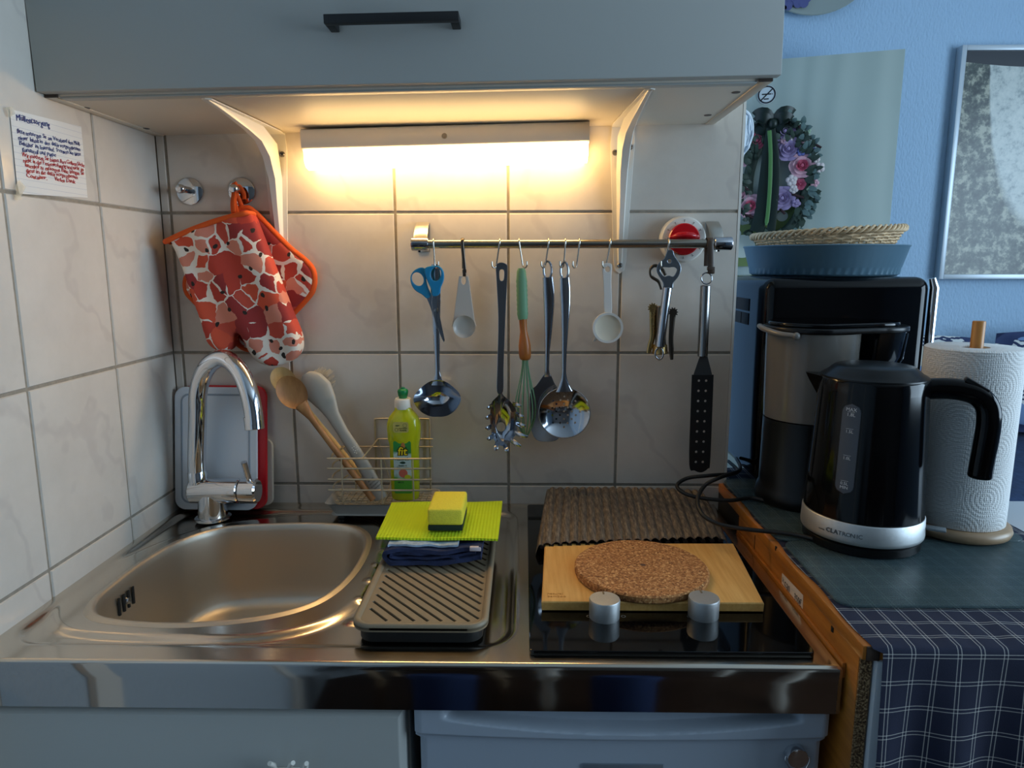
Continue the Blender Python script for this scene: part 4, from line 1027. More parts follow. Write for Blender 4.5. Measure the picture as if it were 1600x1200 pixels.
def fold(path, y0, y1, th, nm, m):
    k = MB(); P = cr([V(p) for p in path], 6, False); vs = []; N = len(P); ny = 12
    for s in (1, -1):
        for i, p in enumerate(P):
            a = P[min(i + 1, N - 1)] - P[max(i - 1, 0)]; nr = V((-a.z, 0, a.x)).normalized()
            for j in range(ny + 1):
                yy = y0 + (y1 - y0) * j / ny; rd = .003 * sin(j * .9 + i * .3); vs.append(V((p.x, yy + (.002 * sin(i * .5) if j == 0 else 0), p.z + .0006 * sin(j * 1.3 + i))) + nr * (s * th / 2))
    n = ny + 1; fs = []
    for s in (0, 1):
        o_ = s * N * n
        for i in range(N - 1):
            for j in range(ny): fs.append((o_ + i * n + j, o_ + (i + 1) * n + j, o_ + (i + 1) * n + j + 1, o_ + i * n + j + 1))
    o_ = N * n
    for i in range(N - 1):
        for j in (0, ny): fs.append((i * n + j, (i + 1) * n + j, o_ + (i + 1) * n + j, o_ + i * n + j))
    for i in (0, N - 1):
        for j in range(ny): fs.append((i * n + j, i * n + j + 1, o_ + i * n + j + 1, o_ + i * n + j))
    k.add(vs, fs); return k.build(nm, m, fc, 70)
fold([(fx1 - .002, 0, .9375), (.56, 0, .9335), (.52, 0, .9290), (.475, 0, .9285), (.455, 0, .9300), (.4475, 0, .9385), (.455, 0, .9470), (.49, 0, .9475), (.53, 0, .9455), (.57, 0, .9500), (fx1, 0, .9515)], fy0, fy1, .0060, 'outer_fold', NAVY)
fold([(.578, 0, .9440), (.545, 0, .9390), (.50, 0, .9360), (.466, 0, .9355), (.4565, 0, .9390), (.466, 0, .9420), (.50, 0, .9425), (.53, 0, .9402), (.555, 0, .9345), (.56, 0, .9315)], fy0 + .002, fy1, .0036, 'inner_fold', NAVY)
lab(fold([(.452, 0, .9520), (.47, 0, .9538), (.50, 0, .9535), (.53, 0, .9518), (.553, 0, .9548)], fy0 + .006, fy1, .0030, 'striped_hem', mat('light blue terry', (164, 184, 206), .9, var=.2, vscale=160, bump=.5, bscale=1000)), 'light blue hem')
k = MB(); k.box((.570, fy0 - .0025, .9485), (.5865, fy0 + .004, .9545), .001); k.build('care_label', mat('label fabric', (206, 196, 200), .8), fc)
lc = thing('sponge_cloth', 'lime green sponge cloth lying flat on the folded navy cloth', 'cloth', (.52, -.23, .955))
def m_lime():
    k = NT('lime sponge cloth'); k.base(L3((196, 222, 10))); k.b.inputs['Roughness'].default_value = .8
    a = k.n('ShaderNodeMapping'); a.inputs['Rotation'].default_value = (0, 0, radians(45)); k.l(k.co(), a.inputs[0])
    sp = k.n('ShaderNodeSeparateXYZ'); k.l(a.outputs[0], sp.inputs[0])
    h = k.math('MULTIPLY', k.math('SINE', k.math('MULTIPLY', sp.outputs[0], 900)), k.math('SINE', k.math('MULTIPLY', sp.outputs[1], 900)))
    k.bump(h, .5, .0015); return k.m
q = [at(587, 841, z=.958), at(778, 845, z=.958), at(785, 786, z=.958), at(612, 788, z=.958)]
k = MB(); N = 26; vs = []
for s in (0, 1):
    for i in range(N + 1):
        for j in range(N + 1):
            a, b = i / N, j / N; p = q[0].lerp(q[1], a).lerp(q[3].lerp(q[2], a), b)
            p.z += -.0018 * sin(pi * a) ** 2 * (1 - b) - .0008 * sin(7 * a + 3 * b) - .002 * (1 - a) ** 6 * (1 - b) + s * .0034; vs.append(p)
n = N + 1; fs = [(s * n * n + i * n + j, s * n * n + (i + 1) * n + j, s * n * n + (i + 1) * n + j + 1, s * n * n + i * n + j + 1) for s in (0, 1) for i in range(N) for j in range(N)]
for i in range(N):
    for a, b in (((i) * n, (i + 1) * n), (i * n + N, (i + 1) * n + N), (i, i + 1), (N * n + i, N * n + i + 1)): fs.append((a, b, n * n + b, n * n + a))
k.add(vs, fs); k.build('cloth', m_lime(), lc, 50)
sg = thing('sponge', 'yellow kitchen sponge with dark green scouring pad on the lime cloth', 'sponge', (.528, -.235, .963))
a, b, c = at(667, 829, z=.964), at(724, 830, z=.964), at(729, 793, z=.964)
sg0 = (a.x, a.y + .002); k = MB()
k.box((a.x + .001, a.y, .9715), (b.x - .001, a.y + .085, .9965), .004, 3); k.build('foam', mat('yellow foam', (240, 228, 70), .9, var=.06, vscale=300, bump=.7, bscale=900, bdist=.002), sg, 50)
k = MB(); k.box((a.x + .0015, a.y, .9635), (b.x - .0015, a.y + .085, .9718), .0015); lab(k.build('scouring_pad', mat('dark green scourer', (26, 48, 38), .95, bump=.8, bscale=1500, bdist=.002), sg, 30), 'dark green scouring pad')
# ================================================================== hob and what lies on it
hx0, hx1, hy0, hy1 = .6535, .9845, -.515, -.018
hb = thing('hob', 'black glass two plate hob with two metal knobs in the worktop', 'hob', (.82, -.27, Z0))
k = MB(); k.plate([rrect(hx0, hx1, hy0, hy1, .006, 5)], ((0, 0, Z0 + .0035), (1, 0, 0), (0, 1, 0)), .0066, .001); k.build('glass_top', GLASSB, hb, 40)
for cy, r in ((-.14, .09),):
    MB().plate([circ(.815, cy, r, 48), circ(.815, cy, r - .0012, 48)], ((0, 0, Z0 + .0069), (1, 0, 0), (0, 1, 0)), .0002).build('zone_ring', mat('grey zone print', (70, 70, 72), .4), hb, 0)
for px, py in ((947, 976), (1105, 974)):
    p = at(px, py, z=Z0 + .007); c = (p.x, p.y + .020, Z0 + .0062)
    kn = MB().lathe([(0, 0), (.0190, 0), (.0192, .002), (.0196, .024), (.0188, .0258), (0, .026)], c, n=48).build('knob', ALU, hb)
    k = MB(); k.box((c[0] - .0012, c[1] + .011, c[2] + .0255), (c[0] + .0012, c[1] + .0186, c[2] + .0264), .0002); k.build('pointer', mat('knob mark', (120, 104, 80), .5), kn)
k = MB()
for px, py in ((920, 963), (974, 963), (1077, 963)):
    p = at(px, py, z=Z0 + .0069); k.plate([circ(p.x, p.y, .003, 16), circ(p.x, p.y, .0022, 16)], ((0, 0, Z0 + .0069), (1, 0, 0), (0, 1, 0)), .0002)
k.build('print_marks', mat('hob print', (120, 118, 112), .6), hb, 0)

bb = thing('bamboo_board', 'rectangular bamboo board lying on the hob', 'board', (.815, -.33, Z0 + .0073))
ZB = .9205
q = [at(846, 940, z=ZB), at(1194, 942, z=ZB), at(1146, 849, z=ZB), at(851, 849, z=ZB)]
k = MB(); vs = []
for z, e in ((Z0 + .0073, .004), (Z0 + .0085, .0005), (ZB - .0015, 0), (ZB, .0015)):
    for i, p in enumerate(q):
        c = sum(q, V((0, 0, 0))) / 4; d = (p - c); v = p - d.normalized() * e; vs.append(V((v.x, v.y, z)))
vs[0:4] = [V((v.x, v.y + (.006 if i < 2 else 0), v.z)) for i, v in enumerate(vs[0:4])]
k.add(vs, [(i * 4 + j, i * 4 + (j + 1) % 4, (i + 1) * 4 + (j + 1) % 4, (i + 1) * 4 + j) for i in range(3) for j in range(4)] + [(3, 2, 1, 0), (12, 13, 14, 15)])
k.build('board', BAMBOO, bb, 25)
k = MB()
for i, (s, z) in enumerate((("bamboo", 0), ("natural", .0075))): text_mesh(k, s, .0075, (q[0].x + .008, q[0].y + .012 + z, ZB), (1, 0, 0), (0, 1, 0))
k.build('brand_burn', mat('burnt mark', (196, 140, 74), .7), bb, 0)
ck = thing('cork_trivet', 'round cork trivet on the bamboo board', 'trivet', (.806, -.33, ZB))
def m_cork():
    k = NT('cork'); k.b.inputs['Roughness'].default_value = .9
    v = k.n('ShaderNodeTexVoronoi'); v.inputs['Scale'].default_value = 420; k.l(k.co(), v.inputs[0]); sp = k.n('ShaderNodeSeparateColor'); k.l(v.outputs['Color'], sp.inputs[0])
    k.base(k.ramp(sp.outputs[0], [(0, L3((116, 70, 34))), (.3, L3((160, 104, 56))), (.75, L3((186, 128, 74))), (1, L3((222, 172, 112)))])); k.bump(sp.outputs[1], .6, .001); return k.m
cl, cr_ = at(898, 882, z=ZB + .011), at(1105, 884, z=ZB + .011); cc_ = (cl + cr_) / 2; cw = (cr_ - cl).length / 2
MB().lathe([(0, 0), (cw - .002, 0), (cw, .002), (cw, .009), (cw - .002, .011), (0, .011)], (cc_.x, at(1000, 884, z=ZB + .011).y, ZB + .0003), n=80).build('disc', m_cork(), ck, 40)
MB().lathe([(0, .0112), (.002, .0112), (.004, .0111)], (cc_.x + .003, cc_.y, ZB + .0003), n=10).build('centre_dent', mat('dark dent', (90, 62, 50), .9), ck)

# corrugated grey brown mat over the rear plate
mt = thing('non_slip_mat', 'corrugated dark brown mat draped over the back of the hob', 'mat', (.81, -.15, Z0 + .02))
def m_mat():
    k = NT('woven brown mat'); k.b.inputs['Roughness'].default_value = .85
    n1 = k.noise(60, 4, vec=(6, 1, 1)); n2 = k.noise(700, 2, vec=(1, 5, 1))
    f = k.math('MULTIPLY_ADD', n2, .5, k.math('MULTIPLY', n1, .5))
    k.base(k.ramp(f, [(.34, L3((66, 57, 50))), (.50, L3((108, 95, 82))), (.66, L3((168, 148, 120)))])); k.bump(n2, .6, .0012); return k.m
q = [at(833, 851, z=.924), at(1140, 840, z=.924), at(1104, 767, z=.940), at(846, 763, z=.946)]
NX, NY = 300, 22; vs = []; ridges = 22
for s in (0, 1):
    for i in range(NX + 1):
        a = i / NX
        for j in range(NY + 1):
            b = j / NY; p = q[0].lerp(q[1], a).lerp(q[3].lerp(q[2], a), b)
            ph = a * ridges * 2 * pi; p.z += .0021 * (abs(sin(ph / 2)) - .5) * 2 - ((.012 + .026 * b) * max(0, (.045 - a) / .045) ** 1.8) - .012 * max(0, (a - .93) / .07) ** 2 + .004 * sin(pi * b) + .0035 * sin(pi * a)
            p.y += .004 * sin(a * 9) * (1 - b) * .5; p.y = min(p.y, -.005); p.z -= s * .0014; p.x += .004 * max(0, (.04 - a) / .04) ; vs.append(p)
n = NY + 1; T = (NX + 1) * n; fs = []
for s in (0, 1):
    for i in range(NX):
        for j in range(NY): fs.append((s * T + i * n + j, s * T + (i + 1) * n + j, s * T + (i + 1) * n + j + 1, s * T + i * n + j + 1))
for i in range(NX):
    for j in (0, NY): fs.append((i * n + j, (i + 1) * n + j, T + (i + 1) * n + j, T + i * n + j))
for j in range(NY):
    for i in (0, NX): fs.append((i * n + j, i * n + j + 1, T + i * n + j + 1, T + i * n + j))
k = MB().add(vs, fs); k.build('mat_sheet', m_mat(), mt, 60)
k = MB()
for i in range(1, ridges):     # backing beads under the front edge
    p = q[0].lerp(q[1], i / ridges); k.loft([(p.x, p.y - .001, p.z - .0045), (p.x, p.y + .05, p.z - .0045)], .0042, .003, (1, 0, 0), 8)
lab(k.build('rubber_backing', RUBBER, mt, 60), 'black rubber backing beads')

# ================================================================== base cabinet and fridge under the worktop
bcab = thing('base_cabinet', 'grey base cabinet under the sink half of the worktop', 'cabinet', (.25, -.3, 0))
k = MB(); k.box((.002, -.505, .08), (.018, -.03, .841)).box((.494, -.505, .08), (.510, -.03, .841)).box((.018, -.04, .08), (.494, -.03, .841)).box((.018, -.505, .08), (.494, -.04, .096)).box((.018, -.46, 0), (.494, -.45, .08)); k.build('carcass', DOORM, bcab, 0)
k = MB(); x0_, x1_, z0_, z1_ = .003, .5075, .09, .838
prof = [(0, -.506), (0, -.520), (.0012, -.5215), (.0085, -.5290), (.010, -.5295)]
vs = []
for e, y in prof: vs += [(x0_ + e * (.3 if True else 1), y, z0_ + e), (x1_ - e * .8, y, z0_ + e), (x1_ - e * .8, y, z1_ - e * 1.05), (x0_ + e * .3, y, z1_ - e * 1.05)]
k.add(vs, [(i * 4 + j, i * 4 + (j + 1) % 4, (i + 1) * 4 + (j + 1) % 4, (i + 1) * 4 + j) for i in range(len(prof) - 1) for j in range(4)] + [(16, 17, 18, 19), (3, 2, 1, 0)]); dr_ = k.build('door', DOORM, bcab, 20)
hk = thing('adhesive_hook', 'white double hook stuck to the grey base cabinet door', 'hook', at(450, 1199, y=-.531))
k = MB(); h0 = at(422, 1193, y=-.5305); h1 = at(478, 1193, y=-.5305)
k.box((h0.x + .004, -.5345, h0.z - .05), (h1.x - .006, -.5302, h0.z - .004), .002); k.build('plate', OFFW, hk)
for pa, pb in (((436, 1199), (421, 1193)), ((449, 1199), (458, 1192)), ((476, 1200), (479, 1193))):
    A = at(*pa, y=-.536); B = at(*pb, y=-.552); MB().loft([(A.x, -.533, A.z - .016), (A.x, -.542, A.z - .012), A.lerp(B, .6), B], [.003, .003, .0032, .0026], [.003, .003, .0032, .0026], None, 10).build('prong', OFFW, hk, 60)

fr_ = thing('fridge', 'white undercounter fridge with scooped grip below the worktop', 'fridge', (.76, -.3, 0))
FR = mat('fridge white', (168, 178, 190), .3)
k = MB(); k.box((.521, -.49, .03), (.996, -.03, .838), .004); k.box((.53, -.47, 0), (.99, -.05, .03)); k.build('body', FR, fr_)
fx0, fx1, fz0, fz1 = .519, 1.0005, .06, .8405
NX, NZ = 120, 130; vs = []
def fr_y(x, z):
    y = -.524
    e = min((x - fx0), (fx1 - x)); y += .004 * (1 - sm(0, .006, e)) 
    zb2 = fz1 - .0315 + .016 * ((x - .76) / .20) ** 2              # scooped grip
    inn = sm(zb2, zb2 + .006, z) * sm(.552, .564, x) * sm(.970, .958, x)
    y += .020 * inn * (1 - .5 * sm(fz1 - .012, fz1, z) * 0)
    band = sm(fz1 - .042 + .006 * ((x - .76) / .24) ** 2, fz1 - .037 + .006 * ((x - .76) / .24) ** 2, z); y -= .006 * band
    return y
zsr = [fz0 + (fz1 - .07 - fz0) * i / 20 for i in range(20)] + [fz1 - .07 + .07 * i / 60 for i in range(61)]
xsr = [fx0 + (fx1 - fx0) * i / 150 for i in range(151)]
for z in zsr:
    for x in xsr:
        xx = x
        if z < fz1 - .040: xx = .76 + (x - .76) * (1 - .0055 / .24)
        vs.append((xx, fr_y(x, z), z))
n = len(xsr); T = len(vs); vs += [(v[0], -.491, v[2]) for v in vs]
fs = [(j * n + i, j * n + i + 1, (j + 1) * n + i + 1, (j + 1) * n + i) for j in range(len(zsr) - 1) for i in range(n - 1)]
m_ = len(zsr)
for j in range(m_ - 1):
    for i in (0, n - 1): fs.append((j * n + i, (j + 1) * n + i, T + (j + 1) * n + i, T + j * n + i))
for i in range(n - 1):
    for j in (0, m_ - 1): fs.append((j * n + i, j * n + i + 1, T + j * n + i + 1, T + j * n + i))
k = MB().add(vs, fs); fd = k.build('door', FR, fr_, 50)
p0 = at(910, 1193, y=-.525); p1 = at(1036, 1193, y=-.525)
k = MB(); k.box((p0.x, -.5256, p0.z - .02), (p1.x, -.5236, p0.z), .0003); k.build('badge', mat('grey badge', (150, 160, 170), .3, .6), fd)
hkp = at(1245, 1182, y=-.53); mh = thing('magnet_hook', 'round chrome magnet hook with wire loop on the fridge door', 'hook', (hkp.x, -.524, hkp.z - .03))
MB().lathe([(0, 0), (.0125, 0), (.0125, .008), (.0118, .010), (0, .0105)], (hkp.x, -.5245, hkp.z), (0, -1, 0), 40).build('magnet', CHROME, mh)
k = MB(); k.tube(cr([(hkp.x - .013, -.531, hkp.z + .001), (hkp.x - .0135, -.533, hkp.z - .004), (hkp.x - .004, -.536, hkp.z - .020), (hkp.x + .002, -.538, hkp.z - .026), (hkp.x + .006, -.536, hkp.z - .018), (hkp.x + .0135, -.533, hkp.z - .004), (hkp.x + .013, -.531, hkp.z + .001)], 5, False), .0009, 8); k.build('wire_loop', CHROME, mh, 80)
# ================================================================== side cabinet right of the worktop
SX0, SX1, SY0, SY1, SZ = 1.0125, 1.40, -.563, .10, .944
sc = thing('side_cabinet', 'orange wooden side cabinet right of the worktop under a navy plaid cloth', 'cabinet', (1.2, -.25, 0))
k = MB(); k.box((SX0, SY0, SZ - .017), (SX1, SY1, SZ), .0015); k.build('top_board', PINE, sc, 30)
k = MB(); k.box((SX0 + .001, SY0 + .008, .03), (SX0 + .015, -.125, SZ - .0172), .0008)
k.build('side_panel', PINE, sc, 30)
k = MB(); k.box((SX0 + .0005, -.124, .03), (SX0 + .015, SY1 - .005, SZ - .0172)); lab(k.build('gap_shade_panel', MATTB, sc, 0), 'black panel standing in for the dark gap at the rear')  # black panel paints the shade of the gap beside the wall end
k = MB(); k.box((SX0 - .0035, SY0 + .034, Z0 - .016), (SX0 + .0008, -.13, Z0 + .003), .001); k.build('edge_strip', PINE, sc, 30)
k = MB(); k.box((SX0 + .0005, -.21, Z0 - .02), (SX0 + .0012, -.2085, SZ - .018)); k.build('panel_joint', DARK, sc, 0)
k = NT('raw chipboard'); k.b.inputs['Roughness'].default_value = .95
f = k.noise(420, 3); k.base(k.ramp(f, [(.35, L3((62, 44, 28))), (.5, L3((120, 92, 60))), (.68, L3((192, 164, 122)))])); k.bump(f, .8, .002)
kk = MB(); kk.box((SX0 + .0016, SY0 + .0055, .03), (SX0 + .0145, SY0 + .008, SZ - .0175), .0005); kk.build('raw_edge', k.m, sc, 0)
k = MB(); k.box((SX0 + .0165, SY0 - .001, .06), (SX1 - .004, SY0 + .012, SZ - .018), .001); k.build('front_door', mat('white front edge', (205, 212, 218), .45), sc, 30)
k = MB(); k.box((SX1 - .016, SY0 + .012, .03), (SX1, SY1 - .005, SZ - .0172)).box((SX0 + .015, SY1 - .02, .03), (SX1 - .016, SY1 - .006, SZ - .0172)).box((SX0 + .015, SY0 + .012, .03), (SX1 - .016, SY1 - .02, .045)); k.build('carcass', PINE, sc, 0)
k = MB(); k.box((SX0 + .004, SY0 - .0018, SZ - .0165), (SX0 + .018, SY0 + .0005, SZ - .0005), .0004); k.build('edge_band', mat('brown edging', (64, 52, 44), .6), sc)
for py, pz in ((at(1213, 857, x=SX0 + .001).yz), (at(1301, 983, x=SX0 + .001).yz)):
    MB().loft([(SX0 + .0006, py, pz - .0030), (SX0 + .0006, py, pz + .0030)], .0012, .0030, (1, 0, 0), 10).build('screw_hole', DARK, sc)
st = thing('price_sticker', 'white handwritten sticker on the orange wood panel', 'sticker', (SX0, -.42, .92))
q = [at(a, b, x=SX0 + .0007) for a, b in ((1222, 895), (1255, 930), (1254, 958), (1221, 921))]
MB().add(q, [(0, 1, 2, 3)]).build('paper', mat('sticker paper', (226, 212, 198), .7), st, 0)
rt = (q[1] - q[0]).normalized(); u_ = V((-1, 0, 0)).cross(rt).normalized()
if u_.z < 0: u_ = -u_
k = MB(); o_ = q[3] + (q[0] - q[3]) * .22 + rt * .009; o_.x = SX0 + .0003
def tx_panel(k, s, size, o_, rt, u_):
    n0 = len(k.v); text_mesh(k, s, size, o_, rt, u_, 'LEFT', .15, .8)
    for v in k.v[n0:]: v.x = SX0 + .0004 - .0
tx_panel(k, "530", .017, o_, rt, u_); tx_panel(k, "350€", .015, o_ + rt * .036, rt, u_); tx_panel(k, "St.", .009, q[3] + (q[0] - q[3]) * .55 + rt * .002, rt, u_)
k.build('handwriting', mat('pen black', (40, 36, 40), .6), st, 0)

# tablecloth with a plaid weave
def m_plaid():
    k = NT('navy plaid cotton'); k.b.inputs['Roughness'].default_value = .9
    uv = k.n('ShaderNodeUVMap'); sp = k.n('ShaderNodeSeparateXYZ'); k.l(uv.outputs[0], sp.inputs[0])
    def band(o, per, c, w):
        f = k.math('FRACT', k.math('MULTIPLY', o, 1 / per)); return k.math('LESS_THAN', k.math('ABSOLUTE', k.math('SUBTRACT', f, c)), w)
    def lines(o, p): return k.math('MAXIMUM', band(o, p, .30, .0005 / p), band(o, p, .30 + .004 / p, .0005 / p))
    a, b = lines(sp.outputs[0], .0245), lines(sp.outputs[1], .0300)
    wv = k.noise(1400, 2); s_ = k.math('ADD', a, b)
    c0 = k.mix(k.noise(9, 2), L3((20, 27, 52)), L3((30, 37, 62)))
    f = k.math('MULTIPLY', k.math('MINIMUM', k.math('MULTIPLY', s_, .5), 1), k.math('MULTIPLY_ADD', wv, .5, .72))
    k.base(k.mix(f, c0, L3((214, 212, 206)))); k.bump(wv, .35, .0008); return k.m
PLAID = m_plaid()
tc_ = thing('tablecloth', 'navy and white plaid tablecloth hanging over the front of the side cabinet', 'tablecloth', (1.2, -.3, SZ))
path = [(SY1 - .004, SZ + .0012)] + [(SY1 - .004 - i * (SY1 - SY0 - .008) / 60, SZ + .0012) for i in range(1, 60)]
path += [(SY0 - .001, SZ + .0008), (SY0 - .004, SZ - .001), (SY0 - .0058, SZ - .005)] + [(SY0 - .0062 - .004 * i / 40, SZ - .008 - .38 * i / 40) for i in range(41)]
NXc = 70; vs = []; uvs = {}; v_ = 0
for j, (y, z) in enumerate(path):
    if j: v_ += sqrt((y - path[j - 1][0]) ** 2 + (z - path[j - 1][1]) ** 2)
    for i in range(NXc + 1):
        x = 1.0195 + (SX1 + .012 - 1.0195) * i / NXc + (0.0025 * sin(y * 40) * (i == 0)) + (.010 if z < SZ - .003 else 0) * (1 - i / NXc); yy, zz = y, z
        fall = max(0, SZ - .006 - z)
        if z < SZ - .004: yy -= min(fall * .10, .012) * (.5 + .5 * sin(i * .42 + 1.2)) ; 
        x -= .03 * fall * (1 - i / NXc)
        if z > SZ: zz += .0003 * sin(i * .9) + .0008 * max(0, sin(i * .5 + j * .2)) * (1 if y < -.50 else 0)
        uvs[len(vs)] = (x + .004 * sin(v_ * 9), v_); vs.append((x, yy, zz))
n = NXc + 1
k = MB().add(vs, [(j * n + i, j * n + i + 1, (j + 1) * n + i + 1, (j + 1) * n + i) for j in range(len(path) - 1) for i in range(NXc)]); k.uv = uvs
k.build('cloth', PLAID, tc_, 60)

# frosted glass boards
def m_glass():
    k = NT('textured glass board'); k.b.inputs['Roughness'].default_value = .22; k.base(L3((92, 112, 116)))
    k.bump(k.noise(700, 2), .35, .0008)
    tp = k.n('ShaderNodeBsdfTransparent'); tp.inputs[0].default_value = (.80, .86, .86, 1)
    mx = k.n('ShaderNodeMixShader'); mx.inputs[0].default_value = .42; k.l(tp.outputs[0], mx.inputs[1]); k.l(k.b.outputs[0], mx.inputs[2]); k.l(mx.outputs[0], k.out.inputs[0]); return k.m
GLB = m_glass(); ZG = SZ + .0030
def glass_board(x0, x1, y0, y1, label):
    t = thing('glass_board', label, 'glass board', ((x0 + x1) / 2, (y0 + y1) / 2, ZG), 'glass boards on the plaid cloth')
    k = MB(); k.plate([rrect(x0, x1, y0, y1, .022, 8)], ((0, 0, ZG + .0022), (1, 0, 0), (0, 1, 0)), .004, .0012); k.build('glass', GLB, t, 40)
glass_board(1.0185, 1.385, -.2875, .006, 'textured glass board under the black coffee machine')
glass_board(1.0225, 1.385, -.4855, -.2905, 'textured glass board under the black kettle, at the front')
ZC = ZG + .0044                                       # things stand on the glass

# ================================================================== kettle
kt = thing('kettle', 'black electric kettle with silver band and water gauge on the glass board', 'kettle', (1.1415, -.280, ZC))
kc = V((1.1415, -.280, 0)); hd = V((cos(radians(-24)), sin(radians(-24)), 0)); KB = ZC
def klathe(prof, m, nm, n=72, warp=None, parent=kt, sm_=40): return MB().lathe(prof, (kc.x, kc.y, 0), n=n, xdir=tuple(hd), warp=warp).build(nm, m, parent, sm_)
klathe([(0, KB), (.0760, KB), (.0785, KB + .002), (.0785, KB + .012), (.074, KB + .016), (0, KB + .016)], BLACK, 'power_base')
klathe([(0, KB + .0165), (.0805, KB + .0165), (.0815, KB + .018), (.0820, KB + .022), (.0810, KB + .045), (.0798, KB + .0465), (0, KB + .0466)], ALU, 'metal_band')
zt = 1.1905
def rk(z): return .0795 - (.0795 - .0705) * (z - KB - .046) / (zt - KB - .046)
klathe([(0, KB + .0468), (.0785, KB + .0468), (.0795, KB + .048)] + [(rk(KB + .048 + (zt - KB - .048) * i / 12), KB + .048 + (zt - KB - .048) * i / 12) for i in range(1, 13)] + [(.0695, zt + .0015), (.068, zt + .0018), (0, zt + .0018)], GLOSS, 'body')
klathe([(.0698, zt + .002), (.0695, zt + .004), (.062, zt + .0085), (.053, zt + .0165), (.049, zt + .0185), (.03, zt + .0205), (0, zt + .0208)], BLACK, 'lid')
k = MB(); sp_ = -hd; side = V((-hd.y, hd.x, 0))
A = kc + sp_ * .064 + V((0, 0, zt - .006)); B = kc + sp_ * .0875 + V((0, 0, zt + .001))
vs = [kc + sp_ * .066 + side * .022 + V((0, 0, zt + .001)), kc + sp_ * .0885 + side * .004 + V((0, 0, zt + .003)), kc + sp_ * .0885 - side * .004 + V((0, 0, zt + .003)), kc + sp_ * .066 - side * .022 + V((0, 0, zt + .001)), kc + sp_ * .0705 + V((0, 0, zt - .030)), kc + sp_ * .0835 + V((0, 0, zt - .008))]
k.add(vs, [(0, 1, 2, 3), (0, 4, 5, 1), (3, 2, 5, 4), (1, 5, 2)]); k.build('spout', GLOSS, kt, 30)
k = MB(); H = [(.060, zt - .012), (.085, zt - .009), (.108, zt - .010), (.126, zt - .016), (.138, zt - .030), (.1415, zt - .052), (.1405, zt - .085), (.139, zt - .112), (.1385, zt - .126), (.1383, zt - .131)]
P = cr([kc + hd * r + V((0, 0, z)) for r, z in H], 6, False); N = len(P)
k.loft(P, [.0125] * (N - 8) + [.0125, .0123, .012, .0112, .0098, .0075, .005, .002], [.0145] * (N - 8) + [.0148, .0146, .0142, .013, .0112, .0085, .0055, .002], tuple(side), 20, 2.5); k.build('handle', GLOSS, kt, 60)
k = MB(); k.box((-.016, -.009, -.003), (.016, .009, .003), .002); kk = MB(); M_ = Matrix.Translation(kc + hd * .1235 + V((0, 0, zt - .0015))) @ Matrix.Rotation(radians(-24), 4, 'Z') @ Matrix.Rotation(radians(30), 4, 'Y')
k.v = [M_ @ v for v in k.v]; k.build('lid_button', BLACK, kt, 40)
def on_kettle(gdeg, z, off=0.0):
    g = radians(gdeg); r = rk(z) + off; return kc + V((cos(g) * r, sin(g) * r, z))
gw = -135                                            # the gauge looks towards front left
def gauge(nm, w, z0, z1, off, m, parent=kt):
    k = MB(); n = 10; rr = w; zz = []
    vs = []; rows = []
    for i in range(33):
        z = z0 + (z1 - z0) * i / 32; e = min(z - z0, z1 - z); hw = w if e > w else sqrt(max(w * w - (w - e) ** 2, 0)); rows.append((z, hw))
    for z, hw in rows:
        for j in range(n + 1):
            s = -hw + 2 * hw * j / n; vs.append(on_kettle(gw + math.degrees(s / rk(z)), z, off))
    k.add(vs, [(i * (n + 1) + j, i * (n + 1) + j + 1, (i + 1) * (n + 1) + j + 1, (i + 1) * (n + 1) + j) for i in range(32) for j in range(n)]); return k.build(nm, m, parent, 60)
zg0, zg1 = 1.038, 1.163
gauge('gauge_frame', .0135, zg0 - .0015, zg1 + .0015, .0004, BLACK)
gg = gauge('water_gauge', .0120, zg0, zg1, .0009, mat('grey gauge window', (74, 80, 90), .35)); lab(gg, 'grey water gauge window')
k = MB(); gp = radians(gw); tr_ = V((-sin(gp), cos(gp), 0)); n_ = V((cos(gp), sin(gp), 0))
def ktext(s, z, size, dz=0): text_mesh(k, s, size, kc + n_ * (rk(z) + .0012) + V((0, 0, z)), tr_, V((0, 0, 1)), 'CENTER')
ktext("MAX", 1.1530, .0066); ktext("1.8L", 1.1460, .0066); ktext("1.5L", 1.1230, .0060); ktext("1.0L", 1.0860, .0060); ktext("0.5L", 1.0505, .0060); ktext("MIN", 1.0450, .0060)
for z in (1.1518, 1.1287, 1.0917, 1.0562):
    c = kc + n_ * (rk(z) + .0013) + V((0, 0, z)); k.add([c - tr_ * .005 - V((0, 0, .0002)), c + tr_ * .005 - V((0, 0, .0002)), c + tr_ * .005 + V((0, 0, .0002)), c - tr_ * .005 + V((0, 0, .0002))], [(0, 1, 2, 3)])
k.build('gauge_print', mat('white print', (215, 220, 225), .5), gg, 0)
k = MB(); zb_ = KB + .031
for i, (ch, bold) in enumerate((("C", .0003), ("L", .0003), ("A", .0003), ("T", 0), ("R", 0), ("O", 0), ("N", 0), ("I", 0), ("C", 0))):
    g = radians(-146 + 3.9 * i - (1.2 if i == 8 else 0)); nn = V((cos(g), sin(g), 0)); text_mesh(k, ch, .0085, kc + nn * .0820 + V((0, 0, zb_ - .003)), V((-sin(g), cos(g), 0)), V((0, 0, 1)), 'CENTER', 0, 1, .0002, 0, bold)
g = radians(-153); nn = V((cos(g), sin(g), 0)); tt = V((-sin(g), cos(g), 0)); text_mesh(k, "made by", .0028, kc + nn * .0821 + V((0, 0, zb_ - .003)), tt, V((0, 0, 1)), 'CENTER')
k.build('logo_print', mat('grey logo print', (84, 88, 92), .5), kt, 0)
